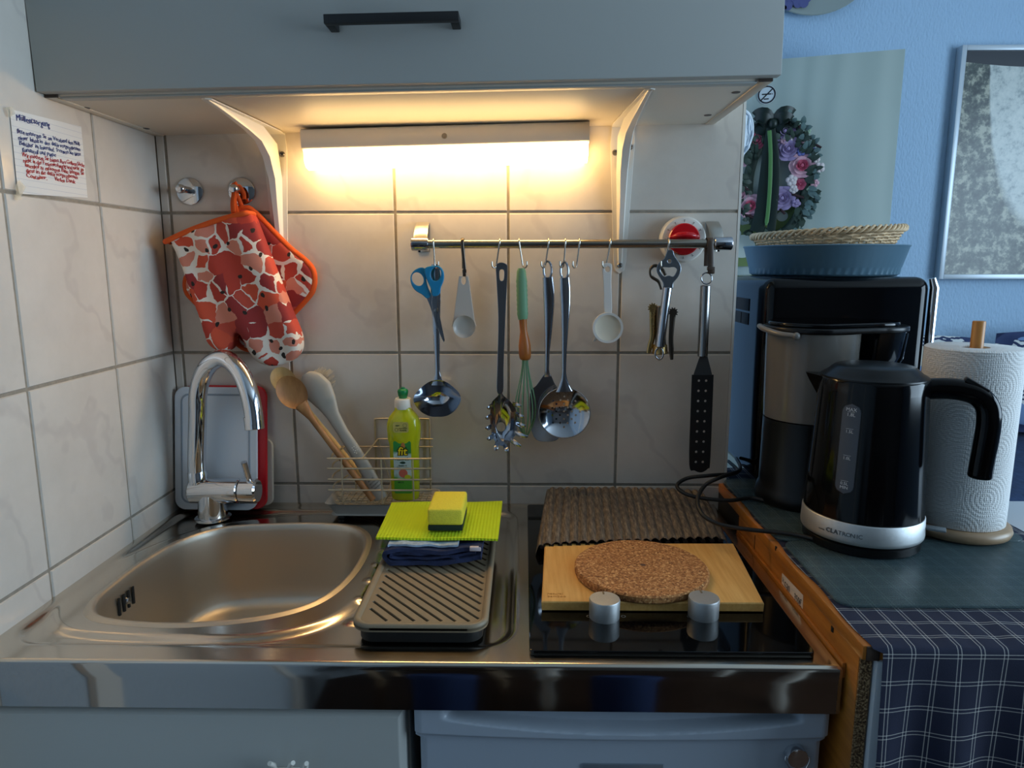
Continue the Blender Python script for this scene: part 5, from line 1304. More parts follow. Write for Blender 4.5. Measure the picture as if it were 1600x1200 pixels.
k = MB(); M_ = Matrix.Translation(kc + V((cos(radians(-30)) * .080, sin(radians(-30)) * .080, KB + .033))) @ Matrix.Rotation(radians(-30), 4, 'Z')
k.box((0, -.008, -.0018), (.026, .008, .0018), .0015); k.v = [M_ @ v for v in k.v]; k.build('switch', mat('clear switch', (190, 200, 206), .15, Transmission_Weight=.6), kt, 40)

# ================================================================== coffee machine
cm = thing('coffee_machine', 'black coffee machine with grey translucent water tank behind the kettle', 'coffee machine', (1.2, .02, ZC))
k = MB(); k.box((1.069, -.030, ZC), (1.358, .245, 1.3265), .022, 5); k.build('tower', GLOSS, cm, 50)
k = MB(); k.loft([(1.3615, -.0245, ZC + .02), (1.3625, -.0245, 1.308), (1.358, -.023, 1.324)], [.0068, .0068, .005], [.0068, .0068, .005], (1, 0, 0), 12, 3); k.build('chrome_strip', CHROME, cm, 60)
k = MB(); a = at(1160, 480, x=1.0685); b = at(1176, 530, x=1.0685)
for y0_, y1_, z0_, z1_ in ((.055, .135, 1.262, 1.285), (.099, .135, 1.236, 1.258), (.055, .095, 1.236, 1.258)): k.box((1.0676, y0_, z0_), (1.0695, y1_, z1_), .0004)
k.build('side_vent', DARK, cm, 20)
TC = V((1.1225, -.1075, 0))
k = MB(); k.lathe([(0, ZC), (.0735, ZC), (.0755, ZC + .003), (.0760, ZC + .012), (.0730, ZC + .024), (.0700, ZC + .03), (.0690, 1.095), (0, 1.0955)], (TC.x, TC.y, 0), n=64); k.build('base', BLACK, cm, 50)
k = MB(); k.box((1.12, -.09, ZC), (1.30, -.031, ZC + .03), .006); k.build('foot', BLACK, cm, 40)
k = NT('smoked grey tank'); k.b.inputs['Roughness'].default_value = .12; k.base(L3((128, 124, 118)))
tp = k.n('ShaderNodeBsdfTransparent'); tp.inputs[0].default_value = (.6, .59, .58, 1); mx = k.n('ShaderNodeMixShader'); mx.inputs[0].default_value = .72
k.l(tp.outputs[0], mx.inputs[1]); k.l(k.b.outputs[0], mx.inputs[2]); k.l(mx.outputs[0], k.out.inputs[0])
kk = MB(); kk.lathe([(.0690, 1.097), (.0700, 1.12), (.0725, 1.236), (.0735, 1.2405), (.0715, 1.2405), (.0705, 1.236), (.068, 1.12), (.066, 1.099), (0, 1.0985)], (TC.x, TC.y, 0), n=64); lab(kk.build('water_tank', k.m, cm, 50), 'grey translucent water tank')
k = MB(); FC = V((1.2180, -.090, 0))
lp = []
for i in range(41): g = radians(90 + 180 * i / 40); lp.append((TC.x + .0775 * cos(g), TC.y + .0775 * sin(g)))
for i in range(41): g = radians(-90 + 180 * i / 40); lp.append((FC.x + .0640 * cos(g), FC.y + .0640 * sin(g)))
k.plate([lp], ((0, 0, 1.2455), (1, 0, 0), (0, 1, 0)), .0085, .002); k.build('lid', BLACK, cm, 50)
k = MB(); lp2 = [(TC.x + (x - TC.x) * .9, TC.y + (y - TC.y) * .86) for x, y in lp]; k.plate([lp2], ((0, 0, 1.253), (1, 0, 0), (0, 1, 0)), .007, .002); k.build('lid_top', GLOSS, cm, 50)
k = MB(); k.lathe([(0, 1.1605), (.034, 1.1605), (.043, 1.172), (.055, 1.200), (.0595, 1.236), (.0600, 1.2405)], (FC.x, FC.y, 0), n=56); k.build('filter_basket', GLOSS, cm, 50)
k = MB()
for g0 in (-30, -18): g = radians(g0); k.loft([FC + V((.0415 * cos(g), .0415 * sin(g), 1.165)), FC + V((.056 * cos(g), .056 * sin(g), 1.196)), FC + V((.0605 * cos(g), .0605 * sin(g), 1.238))], .0028, .0022, (cos(g + 1.57), sin(g + 1.57), 0), 8)
k.build('basket_rib', mat('glossy smoke rib', (60, 70, 80), .08, .6), cm, 60)
k = MB(); k.loft(cr([TC + V((-.052, -.060, 1.2385)), TC + V((-.070, -.044, 1.240)), TC + V((-.0835, -.012, 1.245)), TC + V((-.080, .020, 1.247))], 6, False), .0042, .0052, (0, 0, 1), 12); k.sph(TC + V((-.050, -.0615, 1.238)), (.006, .005, .006), 16, 10); k.build('tank_handle', mat('grey tank handle', (120, 118, 114), .3), cm, 60)

# bowl and wicker basket on top
bw = thing('serving_bowl', 'blue grey round bowl with ribbed foot on top of the coffee machine', 'bowl', (1.224, .115, 1.327))
BLUE = mat('blue grey plastic', (86, 118, 136), .45)
k = MB(); k.lathe([(0, 1.3272), (.128, 1.3272), (.130, 1.329), (.1325, 1.3305), (.1340, 1.342), (.1358, 1.3435), (.1460, 1.3800), (.1480, 1.3812), (.1470, 1.3830), (.1445, 1.3818), (.134, 1.346), (.128, 1.334), (0, 1.333)], (1.224, .115, 0), n=180, warp=lambda a, r, h: 1 + (.0055 * cos(60 * a) if 1.330 < h < 1.343 and r > .13 else 0)); k.build('bowl', BLUE, bw, 50)
wk = thing('wicker_basket', 'shallow pale wicker basket lying in the blue grey bowl', 'basket', (1.226, .115, 1.342))
WICK = mat('pale wicker', (216, 186, 146), .6, var=.2, vscale=60)
k = MB(); wc_ = V((1.227, .115, 1.394)); ti = Matrix.Rotation(radians(-3.0), 3, 'Y')
def wpt(g, r, h): return wc_ + ti @ V((r * cos(g) * 1.0, r * sin(g), h))
for row in range(7):
    h = -.026 + row * .0052; r0 = .108 + .0032 * row; pts = []
    for i in range(150): g = 2 * pi * i / 150; pts.append(wpt(g, r0 + .0021 * sin(25 * g + pi * (row % 2)), h + .0006 * sin(50 * g)))
    k.tube(pts, .0021, 6, True)
k.build('weave', WICK, wk, 70)
k = MB()
for st_ in range(3):
    pts = []
    for i in range(240): g = 2 * pi * i / 240; ph = 22 * g + 2 * pi * st_ / 3; pts.append(wpt(g, .1325 + .0042 * cos(ph), .014 + .0048 * sin(ph)))
    k.tube(pts, .0026, 6, True)
k.build('braided_rim', WICK, wk, 70)
k = MB()
for i in range(50): g = 2 * pi * i / 50; k.tube([wpt(g, .108, -.03), wpt(g, .131, .014)], .0017, 5)
for i in range(-8, 9): k.tube([wpt(0, 0, -.028) + ti @ V((-sqrt(max(.108 ** 2 - (i * .0125) ** 2, 0)), i * .0125, 0)), wpt(0, 0, -.028) + ti @ V((sqrt(max(.108 ** 2 - (i * .0125) ** 2, 0)), i * .0125, 0))], .0022, 6)
k.build('stakes', WICK, wk, 70)

# ================================================================== kitchen roll on its holder
rc = V((1.3035, -.240, 0))
ph = thing('paper_towel_holder', 'round wooden paper towel holder beside the kettle', 'paper towel holder', (rc.x, rc.y, ZC))
MB().lathe([(0, ZC), (.066, ZC), (.0715, ZC + .003), (.0735, ZC + .009), (.0715, ZC + .015), (.066, ZC + .0175), (0, ZC + .0178)], tuple(rc), n=64).build('base', BASEW, ph, 60)
MB().lathe([(.0085, ZC + .0178), (.0085, 1.266), (.0078, 1.2675), (0, 1.2676)], (rc.x + .003, rc.y, 0), n=28).build('dowel', DOWEL, ph, 40)
pr_ = thing('paper_towel_roll', 'white embossed paper towel roll on the wooden holder', 'paper towel', (rc.x, rc.y, ZC + .018))
def m_towel():
    k = NT('embossed paper towel'); k.base(L3((232, 232, 230))); k.b.inputs['Roughness'].default_value = .9
    uv = k.n('ShaderNodeUVMap'); v = k.n('ShaderNodeTexVoronoi', feature='F1'); v.voronoi_dimensions = '2D'; v.inputs['Scale'].default_value = 17; v.inputs['Randomness'].default_value = .75; k.l(uv.outputs[0], v.inputs['Vector'])
    ring = k.math('SINE', k.math('MULTIPLY', v.outputs['Distance'], 62))
    dv = k.n('ShaderNodeTexVoronoi', feature='F1'); dv.voronoi_dimensions = '2D'; dv.inputs['Scale'].default_value = 330; dv.inputs['Randomness'].default_value = .2; k.l(uv.outputs[0], dv.inputs['Vector'])
    dots = k.math('SUBTRACT', 1.0, k.math('MULTIPLY', dv.outputs['Distance'], 1.6))
    h = k.math('MULTIPLY', k.math('MULTIPLY_ADD', ring, .5, .5), dots)
    k.bump(h, .42, .0030); return k.m
k = MB(); R = .0635; zb_, zt_ = ZC + .0182, 1.2305; n = 96; uvs = {}
prof = [(.0195, zb_), (R - .001, zb_), (R, zb_ + .001)] + [(R, zb_ + (zt_ - zb_) * i / 10) for i in range(1, 10)] + [(R - .0004, zt_ - .002), (R - .003, zt_), (.0195, zt_ - .0008), (.0195, zb_)]
vs = []
for r, z in prof:
    for i in range(n + 1):
        g = 2 * pi * i / n; uvs[len(vs)] = (g * R * (r / R if r < R - .004 else 1), z); vs.append(rc + V((r * cos(g), r * sin(g), z)))
k.add(vs, [(j * (n + 1) + i, j * (n + 1) + i + 1, (j + 1) * (n + 1) + i + 1, (j + 1) * (n + 1) + i) for j in range(len(prof) - 1) for i in range(n)]); k.uv = uvs
k.build('roll', m_towel(), pr_, 50)
MB().lathe([(.0192, zb_ + .001), (.0192, zt_ - .003), (.0178, zt_ - .003), (.0178, zb_ + .001), (.0192, zb_ + .001)], tuple(rc), n=40).build('card_core', mat('card core', (150, 124, 96), .8), pr_)

# power cables
def cable(label, pts):
    P = [V((p.x, p.y, max(p.z, ZC + .0036))) if p.x > 1.004 and p.y < -.01 else p for p in cr(pts, 8, False)]; t = thing('power_cable', label, 'cable', P[-1], 'black power cables')
    MB().tube(P, .0033, 10).build('cord', RUBBER, t, 80)
cable('thin black cable looping over the mat to the coffee machine', [(1.050, .07, .966), at(1152, 738, z=.980), at(1108, 743, z=.988), at(1075, 747, z=.982), at(1058, 758, z=.974), at(1068, 770, z=.966), at(1095, 778, z=.961), at(1140, 782, z=.9575), at(1172, 778, z=.9565), (1.060, -.135, ZC + .004)])
cable('black kettle cable curving over the mat and the wooden panel', [(1.065, .07, .972), at(1156, 734, z=.990), at(1125, 746, z=1.002), at(1102, 758, z=.992), at(1090, 780, z=.981), at(1096, 802, z=.970), at(1116, 816, z=.962), at(1140, 823, z=.9575), at(1175, 828, z=.9565), at(1215, 832, z=.9565), at(1245, 836, z=.9565), (1.072, -.300, ZC + .0045)])

# ================================================================== things on and behind the door
wr = thing('flower_wreath', 'flower wreath of mauve and pink roses with dark green ribbon on the door', 'wreath', dpt(1215, 290, .01))
WO = dpt(1214, 288, .02); ex_, ez_ = dd, V((0, 0, 1))
def wp(px, py, off=0.03): return dpt(px, py, off)
LEAF = mat('dark wreath leaf', (44, 62, 50), .6); LEAF2 = mat('eucalyptus leaf', (96, 120, 116), .6); RIB = mat('dark green ribbon', (16, 34, 26), .45); RIBL = mat('light green ribbon edge', (84, 132, 70), .45)
MAUVE = mat('mauve rose', (160, 140, 178), .7, var=.1); PINK = mat('pale pink rose', (216, 168, 180), .7, var=.1); DPINK = mat('deep pink rose', (196, 92, 116), .7, var=.1); CREAMF = mat('cream blossom', (214, 202, 200), .7); BLUEF = mat('blue blossom', (98, 108, 168), .7); TWIG = mat('brown red twig', (58, 34, 34), .7); PALEG = mat('pale green berries', (150, 176, 150), .6)
RXW, RZW = (wp(1268, 290) - wp(1160, 290)).length / 2, (wp(1214, 195) - wp(1214, 385)).length / 2
k = MB(); pts = [WO + ex_ * (RXW * .85 * cos(2 * pi * i / 48)) + ez_ * (RZW * .85 * sin(2 * pi * i / 48)) for i in range(48)]; k.tube(pts, .016, 10, True)
def leaf(k, c, d, L, w, nr):
    d = d.normalized(); s = d.cross(nr).normalized(); b = nr * (L * .12)
    k.add([c, c + d * L * .35 + s * w + b, c + d * L * .75 + s * w * .7 + b, c + d * L, c + d * L * .75 - s * w * .7 + b, c + d * L * .35 - s * w + b, c + d * L * .5 + b * 1.8], [(0, 1, 6), (1, 2, 6), (2, 3, 6), (3, 4, 6), (4, 5, 6), (5, 0, 6)])
for i in range(170):
    g = random.random() * 2 * pi; rr = random.uniform(.7, 1.0); c = WO + ex_ * (RXW * rr * cos(g)) + ez_ * (RZW * rr * sin(g)) + dn * random.uniform(.0, .022)
    a = g + random.uniform(-1.2, 1.2); leaf(k, c, ex_ * cos(a) + ez_ * sin(a) + dn * .4, random.uniform(.022, .042), random.uniform(.006, .011), dn)
k.build('greenery', LEAF, wr, 60)['kind'] = 'stuff'
k = MB()
for i in range(46):
    g = random.uniform(-1.3, 1.4); rr = random.uniform(.85, 1.12); c = WO + ex_ * (RXW * rr * cos(g)) + ez_ * (RZW * rr * sin(g)) + dn * random.uniform(.01, .03)
    a = g + random.uniform(-.9, .9); leaf(k, c, ex_ * cos(a) + ez_ * sin(a) + dn * .5, random.uniform(.020, .034), random.uniform(.006, .010), dn)
k.build('eucalyptus', LEAF2, wr, 60)['kind'] = 'stuff'
def rose(c, r, m_out, m_in):
    k = MB()
    for ring, (n, rad, hgt, open_) in enumerate(((6, 1.0, .25, .75), (5, .74, .42, .5), (5, .50, .55, .3), (3, .28, .62, .15))):
        for j in range(n):
            g0 = 2 * pi * (j + .37 * ring) / n; sp = 2 * pi / n * .72; vs = []
            for a in range(5):
                for b in range(4):
                    g = g0 + sp * (a / 4 - .5) * 1.5; f = b / 3; q = r * (rad * (.35 + .65 * f) * (1 + open_ * .25 * f * f)); h = r * hgt * f * (1 - .25 * open_ * f * f) + r * .1 * (4 - 0) * .0 - r * .06 * abs(a - 2) * f
                    vs.append(c + (ex_ * cos(g) + ez_ * sin(g)) * (q * (1 - .05 * abs(a - 2))) + dn * h)
            k.add(vs, [(a * 4 + b, (a + 1) * 4 + b, (a + 1) * 4 + b + 1, a * 4 + b + 1) for a in range(4) for b in range(3)], 1 if ring >= 2 else 0)
    k.sph(c + dn * r * .35, r * .2, 10, 8, 1); return k.build('rose', [m_out, m_in], wr, 70)
for px, py, r, a, b in ((1227, 205, .030, MAUVE, MAUVE), (1232, 233, .033, MAUVE, MAUVE), (1253, 259, .034, PINK, DPINK), (1222, 310, .034, MAUVE, MAUVE), (1172, 322, .034, PINK, DPINK), (1182, 220, .024, DPINK, DPINK), (1158, 305, .026, CREAMF, PINK), (1250, 288, .016, DPINK, DPINK), (1160, 250, .020, PINK, DPINK)):
    rose(wp(px, py, .034), r, a, b)
def blossom(px, py, r, m, nm='blossom'):
    c = wp(px, py, .038); k = MB()
    for j in range(5): g = 2 * pi * j / 5 + px; k.sph(c + (ex_ * cos(g) + ez_ * sin(g)) * r * .55, (r * .5, r * .35, r * .5), 10, 6)
    k.sph(c - dn * -.004, r * .3, 8, 6); k.build(nm, m, wr, 70)
for px, py, r, m in ((1231, 216, .016, CREAMF), (1256, 217, .014, PINK), (1268, 235, .015, BLUEF), (1252, 237, .014, BLUEF), (1280, 262, .017, CREAMF), (1275, 248, .013, CREAMF), (1237, 282, .018, CREAMF), (1273, 286, .013, PINK), (1244, 318, .014, MAUVE), (1226, 220, .014, PINK), (1244, 193, .012, PALEG), (1229, 176, .012, PALEG), (1262, 205, .010, PALEG), (1266, 296, .011, PALEG), (1240, 296, .014, CREAMF)): blossom(px, py, r, m)
k = MB()
for a, b in (((1250, 208), (1249, 196)), ((1262, 219), (1283, 231)), ((1236, 303), (1256, 309)), ((1219, 327), (1226, 334)), ((1214, 180), (1226, 173)), ((1244, 222), (1252, 212)), ((1157, 332), (1180, 341)), ((1160, 290), (1170, 298))): k.tube([wp(*a, .036), wp(*b, .045)], .004, 8)
k.build('twigs', TWIG, wr, 70)
k = MB()
for s in (-1, 1):
    c = wp(1208, 193, .045)
    for w0, tilt in ((.030, .25), (.022, -.15)):
        P = cr([c, c + ex_ * (s * .026) + ez_ * (.016 + tilt * .02) + dn * .016, c + ex_ * (s * .046) + ez_ * (.004 + tilt * .03) + dn * .006, c + ex_ * (s * .026) - ez_ * (.012 - tilt * .02) + dn * .004, c + dn * .004], 5, False); k.loft(P, [w0 * (.4 + .6 * sin(pi * i / (len(P) - 1))) for i in range(len(P))], .0012, tuple(dn * .3 + ez_), 8, 3)
k.sph(wp(1208, 193, .055), (.014, .014, .016), 14, 10)
P = cr([wp(1203, 200, .05), wp(1198, 240, .055), wp(1193, 290, .052), wp(1189, 330, .05), wp(1182, 362, .05)], 6, False); k.loft(P, [.010 + .012 * i / len(P) for i in range(len(P))], .001, tuple(ex_), 8, 3)
P = cr([wp(1207, 200, .05), wp(1212, 240, .053), wp(1212, 290, .05), wp(1206, 350, .05), wp(1200, 385, .05)], 6, False); k.loft(P, [.008 + .006 * i / len(P) for i in range(len(P))], .001, tuple(ex_), 8, 3)
lab(k.build('ribbon_bow', RIB, wr, 60), 'dark green ribbon bow')
P = cr([wp(1202, 204, .060), wp(1204, 240, .062), wp(1203, 290, .060), wp(1200, 330, .057), wp(1197, 352, .055)], 6, False)
k = MB(); k.loft(P, [.006, .0065] + [.006] * (len(P) - 4) + [.004, .003], .001, tuple(ex_), 8, 3); lab(k.build('ribbon_tail', RIBL, wr, 60), 'light green ribbon tail')

c = dpt(1198, 148, .001); r = (dpt(1212, 148, .001) - c).length
ns = thing('no_smoking_sticker', 'round no smoking sticker on the pale green door', 'sticker', c)
fr = (c, dd, ez_); nrm_ = dd.cross(ez_); so = 1 if nrm_.dot(dn) > 0 else -1
k = MB(); k.plate([circ(0, 0, r * 1.06, 40)], (c + dn * .0006, dd, ez_), .0008); k.build('disc', mat('sticker white', (206, 214, 216), .5), ns, 0)
k = MB(); k.plate([circ(0, 0, r, 40), circ(0, 0, r * .84, 40)], (c + dn * .0014, dd, ez_), .0004)
k.plate([[(-r * .60, -r * .70), (-r * .70, -r * .60), (r * .60, r * .70), (r * .70, r * .60)]], (c + dn * .0014, dd, ez_), .0004)
k.plate([[(-r * .55, -r * .02), (r * .5, -r * .02), (r * .5, r * .12), (-r * .55, r * .12)]], (c + dn * .0013, dd, ez_), .0004)
k.plate([[(-r * .30, -r * .55), (r * .25, -r * .55), (r * .25, -r * .42), (-r * .30, -r * .42)]], (c + dn * .0013, dd, ez_), .0004)
k.plate([[(r * .58, -r * .02), (r * .66, -r * .02), (r * .66, r * .12), (r * .58, r * .12)]], (c + dn * .0013, dd, ez_), .0004); k.build('symbol', mat('sticker black', (26, 28, 34), .5), ns, 0)
# white woven heart-like ornament hanging beside the wall end
oc = at(1163, 212, y=.55); orn = thing('wicker_ornament', 'white wicker ornament hanging behind the tiled wall end', 'ornament', oc)
k = MB()
sc_ = (at(1164, 212, y=.55) - at(1163, 212, y=.55)).x
lp = cr([V((oc.x + a * sc_, oc.y, oc.z + b * sc_)) for a, b in ((-22, -8), (-20, 20), (-8, 37), (4, 34), (11, 20), (12, 4), (8, -14), (0, -26), (-3, -38), (-12, -40))], 5)
k.tube(lp, .0035, 8, True)
for i in range(46):
    a, b = lp[random.randrange(len(lp))], lp[random.randrange(len(lp))]
    if (a - b).length > .02: m_ = a.lerp(b, .5) + V((random.uniform(-.006, .006), random.uniform(-.010, .004), random.uniform(-.006, .006))); k.tube(cr([a, m_, b], 4, False), .0028, 6)
k.tube([lp[10], lp[10] + V((0, 0, .10)), V((oc.x - .01, oc.y, 2.49))], .0008, 5)
k.build('twig_weave', mat('white painted twig', (226, 234, 240), .6), orn, 60)
# pale green cut-out panel below the wreath
pn = thing('door_decoration', 'olive green and white cut out decoration on the door below the wreath', 'decoration', dpt(1175, 400, .004))
OL = mat('olive felt', (112, 132, 78), .8)
def dxy(px, py): p = dpt(px, py, .004) - DA; return (p.dot(dd), p.z)
F_ = (DA + dn * .004, dd, ez_)
k = MB(); k.plate([[dxy(*p) for p in ((1110, 352), (1140, 345), (1160, 352), (1190, 345), (1212, 330), (1226, 326), (1242, 322), (1244, 336), (1248, 346), (1240, 352), (1250, 358), (1240, 372), (1225, 392), (1190, 415), (1110, 418))]], (F_[0] + dn * .001, dd, ez_), .003); k.build('panel', OL, pn, 0)
k = MB()
for px, py, a, b in ((1160, 385, 20, 18), (1195, 372, 12, 12), (1222, 338, 9, 8), (1150, 365, 8, 7)):
    c_ = dxy(px, py); rx_ = abs(dxy(px + a, py)[0] - c_[0]); rz_ = abs(dxy(px, py + b)[1] - c_[1]); k.plate([circ(c_[0], c_[1], rx_, 28, rz_)], (F_[0] + dn * .0034, dd, ez_), .0015)
k.build('white_dot', mat('decor white', (196, 206, 194), .8), pn, 0)

# framed picture on the far wall
pf = thing('framed_picture', 'large framed picture of pale and dark rocky ground on the blue wall', 'picture', V((at(1484, 436, y=1.172).x - .0, 1.172, at(1468, 436, y=1.172).z)))
YPi = 1.172; a0 = at(1500, 71, y=YPi); b0 = at(1468, 436, y=YPi); px0 = (a0.x + b0.x) / 2; pz1, pz0 = a0.z, b0.z; PWd = .62
k = MB(); fw = .016
for a, b in (((px0, 1.166, pz0), (px0 + fw, 1.1985, pz1)), ((px0 + PWd - fw, 1.166, pz0), (px0 + PWd, 1.1985, pz1)), ((px0 + fw, 1.166, pz1 - fw), (px0 + PWd - fw, 1.1985, pz1)), ((px0 + fw, 1.166, pz0), (px0 + PWd - fw, 1.1985, pz0 + fw))): k.box(a, b, .001)
k.build('frame', mat('silver white frame', (190, 200, 208), .35, .3), pf, 30)
k = NT('landscape print'); k.b.inputs['Roughness'].default_value = .3
sp = k.n('ShaderNodeSeparateXYZ'); k.l(k.co(), sp.inputs[0])
n1 = k.noise(7, 8, rough=.7); n2 = k.noise(26, 8, rough=.75); n3 = k.noise(3, 3)
# dark ground below a curved edge, pale slope above it, dark strip at the top
X = k.math('SUBTRACT', sp.outputs[0], .0); Zc = sp.outputs[2]
H_ = pz1 - pz0
xr = k.math('DIVIDE', X, PWd); zr_ = k.math('DIVIDE', Zc, H_)
edge = k.math('ADD', .05, k.math('DIVIDE', .085, k.math('MAXIMUM', xr, .02)))
wob = k.math('MULTIPLY_ADD', n1, .14, -.07)
dark = k.math('SUBTRACT', k.math('ADD', edge, wob), zr_)
mk = k.n('ShaderNodeMapRange'); mk.inputs[1].default_value = -.02; mk.inputs[2].default_value = .05; k.l(dark, mk.inputs[0])
pale = k.ramp(n2, [(.36, L3((140, 150, 150))), (.48, L3((192, 198, 192))), (.7, L3((214, 216, 208)))])
drk = k.ramp(n2, [(.40, L3((30, 42, 46))), (.50, L3((74, 84, 78))), (.60, L3((168, 168, 150)))])
c = k.mix(mk.outputs[0], pale, drk)
top = k.math('GREATER_THAN', zr_, k.math('MULTIPLY_ADD', k.math('SINE', k.math('MULTIPLY', xr, 5)), -.018, .93))
k.base(k.mix(top, c, L3((30, 36, 46))))
kk = MB(); kk.box((px0 + fw, 1.174, pz0 + fw), (px0 + PWd - fw, 1.182, pz1 - fw)); kk.build('print', k.m, pf, 0, )
# wall plate high on the far wall
pc = V((1.575, 1.185, 2.36)); R_ = pc.z - at(1260, 26, y=1.18).z
wpl = thing('wall_plate', 'round ceramic wall plate with blue flowers at the top of the far wall', 'plate', pc)
MB().lathe([(0, .004), (R_ * .6, .004), (R_ * .66, .008), (R_ * .95, .022), (R_, .026), (R_ * .99, .029), (R_ * .94, .0255), (R_ * .65, .0125), (0, .009)], tuple(pc + V((0, .012, 0))), (0, -1, 0), 72).build('plate', mat('grey green glaze', (150, 160, 156), .25), wpl, 50)
k = MB()
for px, py, r in ((1228, 2, .030), (1252, -4, .034), (1240, -16, .03), (1224, 8, .016)):
    c_ = at(px, py, y=1.165)
    for j in range(6): g = 2 * pi * j / 6; k.plate([[(c_.x + r * .55 * cos(g) + r * .45 * cos(g + a), c_.z + r * .55 * sin(g) + r * .45 * sin(g + a)) for a in [2 * pi * q / 12 for q in range(12)]]], ((0, 1.1665 - .0003 * j, 0), (1, 0, 0), (0, 0, 1)), .0006)
k.build('flower_painting', mat('cobalt blue glaze', (78, 84, 136), .25), wpl, 0)

# sofa with cushions, low white cabinet
so_ = thing('bed', 'high bed with navy bedspread at the far wall behind the paper towel roll', 'bed', (2.3, .8, 0))
NAV = mat('navy sofa fabric', (36, 56, 88), .9, var=.2, vscale=20, bump=.4, bscale=60, bdist=.01)
k = MB(); k.box((1.58, .38, .10), (3.2, 1.16, .50), .01, 2); k.build('bed_frame', FLOORM, so_, 50)
k = MB(); k.box((1.55, .35, .30), (3.22, 1.17, .79), .06, 5); k.build('bedspread', NAV, so_, 50)
k = MB()
for x in (1.65, 3.1):
    for y in (.45, 1.05): MB().cyl((x, y, 0), (x, y, .10), .02).build('leg', BLACK, so_)
def m_patch():
    k = NT('blue white patchwork print'); k.b.inputs['Roughness'].default_value = .85
    v = k.n('ShaderNodeTexVoronoi', distance='CHEBYCHEV'); v.inputs['Scale'].default_value = 16; v.inputs['Randomness'].default_value = .55; k.l(k.co(), v.inputs[0]); sp = k.n('ShaderNodeSeparateColor'); k.l(v.outputs['Color'], sp.inputs[0])
    w = k.n('ShaderNodeTexWave', wave_type='RINGS'); w.inputs['Scale'].default_value = 22; w.inputs['Distortion'].default_value = 9; k.l(k.co(), w.inputs[0])
    a = k.mix(k.math('GREATER_THAN', w.outputs[1], .55), L3((206, 208, 206)), L3((34, 48, 84))); b = k.ramp(sp.outputs[0], [(0, L3((38, 52, 90))), (.34, L3((196, 190, 176))), (.62, L3((112, 138, 178)))]); b.node.color_ramp.interpolation = 'CONSTANT'
    k.base(k.mix(k.math('GREATER_THAN', sp.outputs[1], .45), a, b)); return k.m
PATCH = m_patch()
def cushion(x, y, z, w, h, t_, tilt, label):
    t = thing('cushion', label, 'cushion', (x, y, z - h / 2), 'cushions on the bed')
    k = MB(); N = 16; vs = []
    for s in (-1, 1):
        for i in range(N + 1):
            for j in range(N + 1):
                a, b = 2 * i / N - 1, 2 * j / N - 1; f = max(0, (1 - a ** 4) * (1 - b ** 4)) ** .5
                vs.append(V((x, y, z)) + Matrix.Rotation(tilt, 3, 'X') @ V((a * w / 2 * (1 - .06 * b * b), s * t_ / 2 * f, b * h / 2 * (1 - .06 * a * a))))
    n = N + 1; k.add(vs, [(s * n * n + i * n + j, s * n * n + (i + 1) * n + j, s * n * n + (i + 1) * n + j + 1, s * n * n + i * n + j + 1) for s in (0, 1) for i in range(N) for j in range(N)])
    k.build('cover', PATCH, t, 70, mods=[('WELD', dict(merge_threshold=.0005))])
cushion(2.44, 1.02, .965, .50, .34, .13, -.20, 'blue and white patchwork cushion nearest the right edge, beside the paper towel roll')
cushion(1.95, 1.06, .955, .44, .32, .10, -.2, 'blue and white patchwork cushion behind the paper towel dowel')
lw = thing('low_cabinet', 'white low cabinet top behind the tablecloth at the right edge', 'cabinet', (1.7, 0, 0))
WB = mat('white board', (222, 226, 230), .5)
k = MB(); k.box((1.425, -.30, .862), (2.1, .09, .88), .002); k.build('top', WB, lw, 30)
k = MB(); k.box((1.44, -.285, .05), (1.458, .08, .862)).box((2.07, -.285, .05), (2.088, .08, .862)).box((1.458, .062, .05), (2.07, .08, .862)).box((1.458, -.285, .05), (2.07, .062, .068)).box((1.458, -.285, .068), (2.07, -.27, .862)); k.build('carcass', WB, lw, 0)
k = MB()
for x in (1.45, 2.05):
    for y in (-.27, .05): k.cyl((x + .01, y, 0), (x + .01, y, .055), .015)
k.build('feet', BLACK, lw)

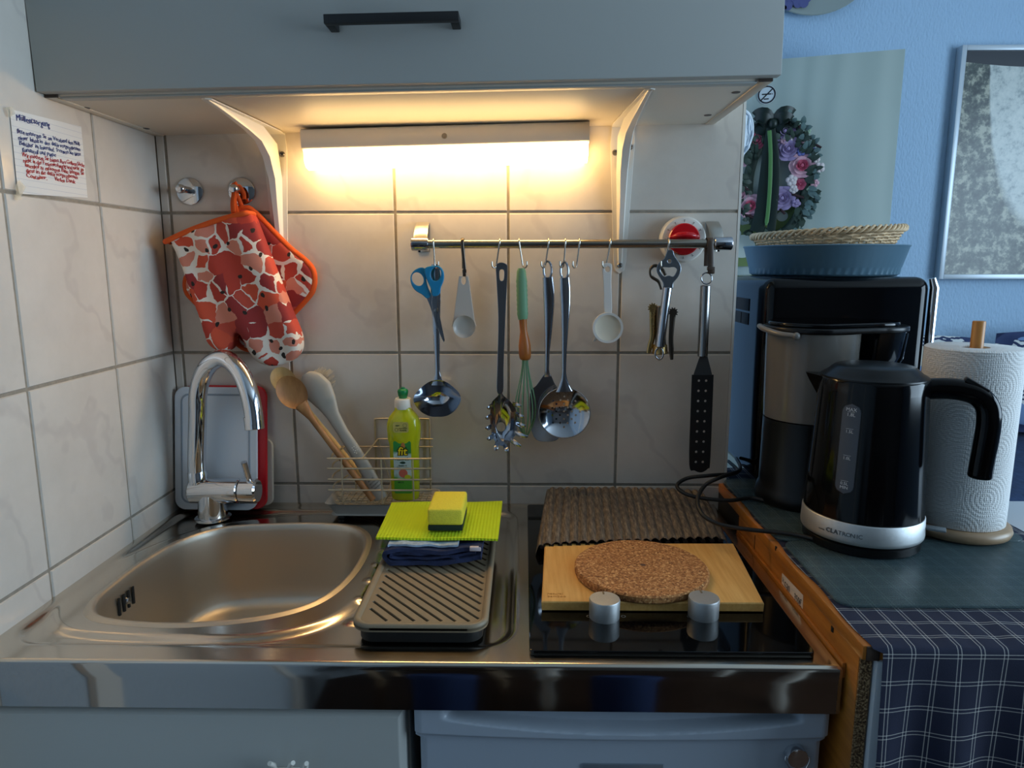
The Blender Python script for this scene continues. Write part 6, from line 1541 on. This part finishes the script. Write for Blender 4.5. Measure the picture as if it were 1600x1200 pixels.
# dining furniture and added blue stand-ins behind the photographer, mirrored in the steel front edge
dt = thing('dining_table', 'dark dining table with white turned legs, mirrored in the steel front edge', 'table', (.9, -2.3, 0))
WT_ = mat('white paint', (220, 218, 210), .45)
k = MB(); k.box((.64, -2.60, .71), (1.51, -1.68, .745), .004); k.build('tabletop', FLOORM, dt, 30)
for x in (.72, 1.43):
    for y in (-2.52, -1.76): MB().lathe([(.020, 0), (.026, .03), (.018, .06), (.028, .12), (.034, .30), (.022, .50), (.034, .54), (.034, .71)], (x, y, 0), n=24).build('leg', WT_, dt, 60)
CHW = mat('pale chair wood', (170, 148, 122), .5)
def chair(x, y, rz, label):
    t = thing('dining_chair', label, 'chair', (x, y, 0), 'dining chairs'); M_ = Matrix.Translation((x, y, 0)) @ Matrix.Rotation(rz, 4, 'Z')
    def bd(nm, fn, m, sm_=40): k = MB(); fn(k); k.v = [M_ @ v for v in k.v]; k.build(nm, m, t, sm_)
    bd('seat', lambda k: k.box((-.21, -.21, .43), (.21, .21, .49), .025, 3), mat('dark brown seat', (58, 42, 32), .8))
    bd('backrest', lambda k: k.box((-.20, -.215, .60), (.20, -.185, .95), .012, 3), mat('dark brown back', (58, 42, 32), .8))
    for sx in (-.18, .18):
        bd('leg', lambda k: k.loft([(sx, .18, 0), (sx, .18, .44)], .018, .018), CHW); bd('leg', lambda k: k.loft([(sx, -.22, 0), (sx, -.19, .44), (sx, -.20, .94)], .018, .018), CHW)
chair(.36, -2.05, pi / 2, 'dark seated pale legged chair at the left end of the white legged table')
for x, s in ((.42, 'dark blue round stand-in mirrored at left in the steel front edge'), (.93, 'dark blue round stand-in mirrored right of centre in the steel front edge')):
    fs_ = thing('reflection_stand_in', s, 'reflection_stand_in', (x, -1.62, 0), 'dark blue stand-ins')  # added stand-ins for the blue shapes mirrored in the steel edge
    MB().lathe([(0, .03), (.080, .03), (.088, .05), (.094, .20), (.098, .36), (.090, .39), (0, .40)], (x, -1.62, 0), n=40).build('cushion', mat('dark blue footstool', (26, 48, 92), .85), fs_, 50)
    MB().lathe([(0, 0), (.07, 0), (.07, .03), (0, .03)], (x, -1.62, 0), n=32).build('foot', BLACK, fs_)
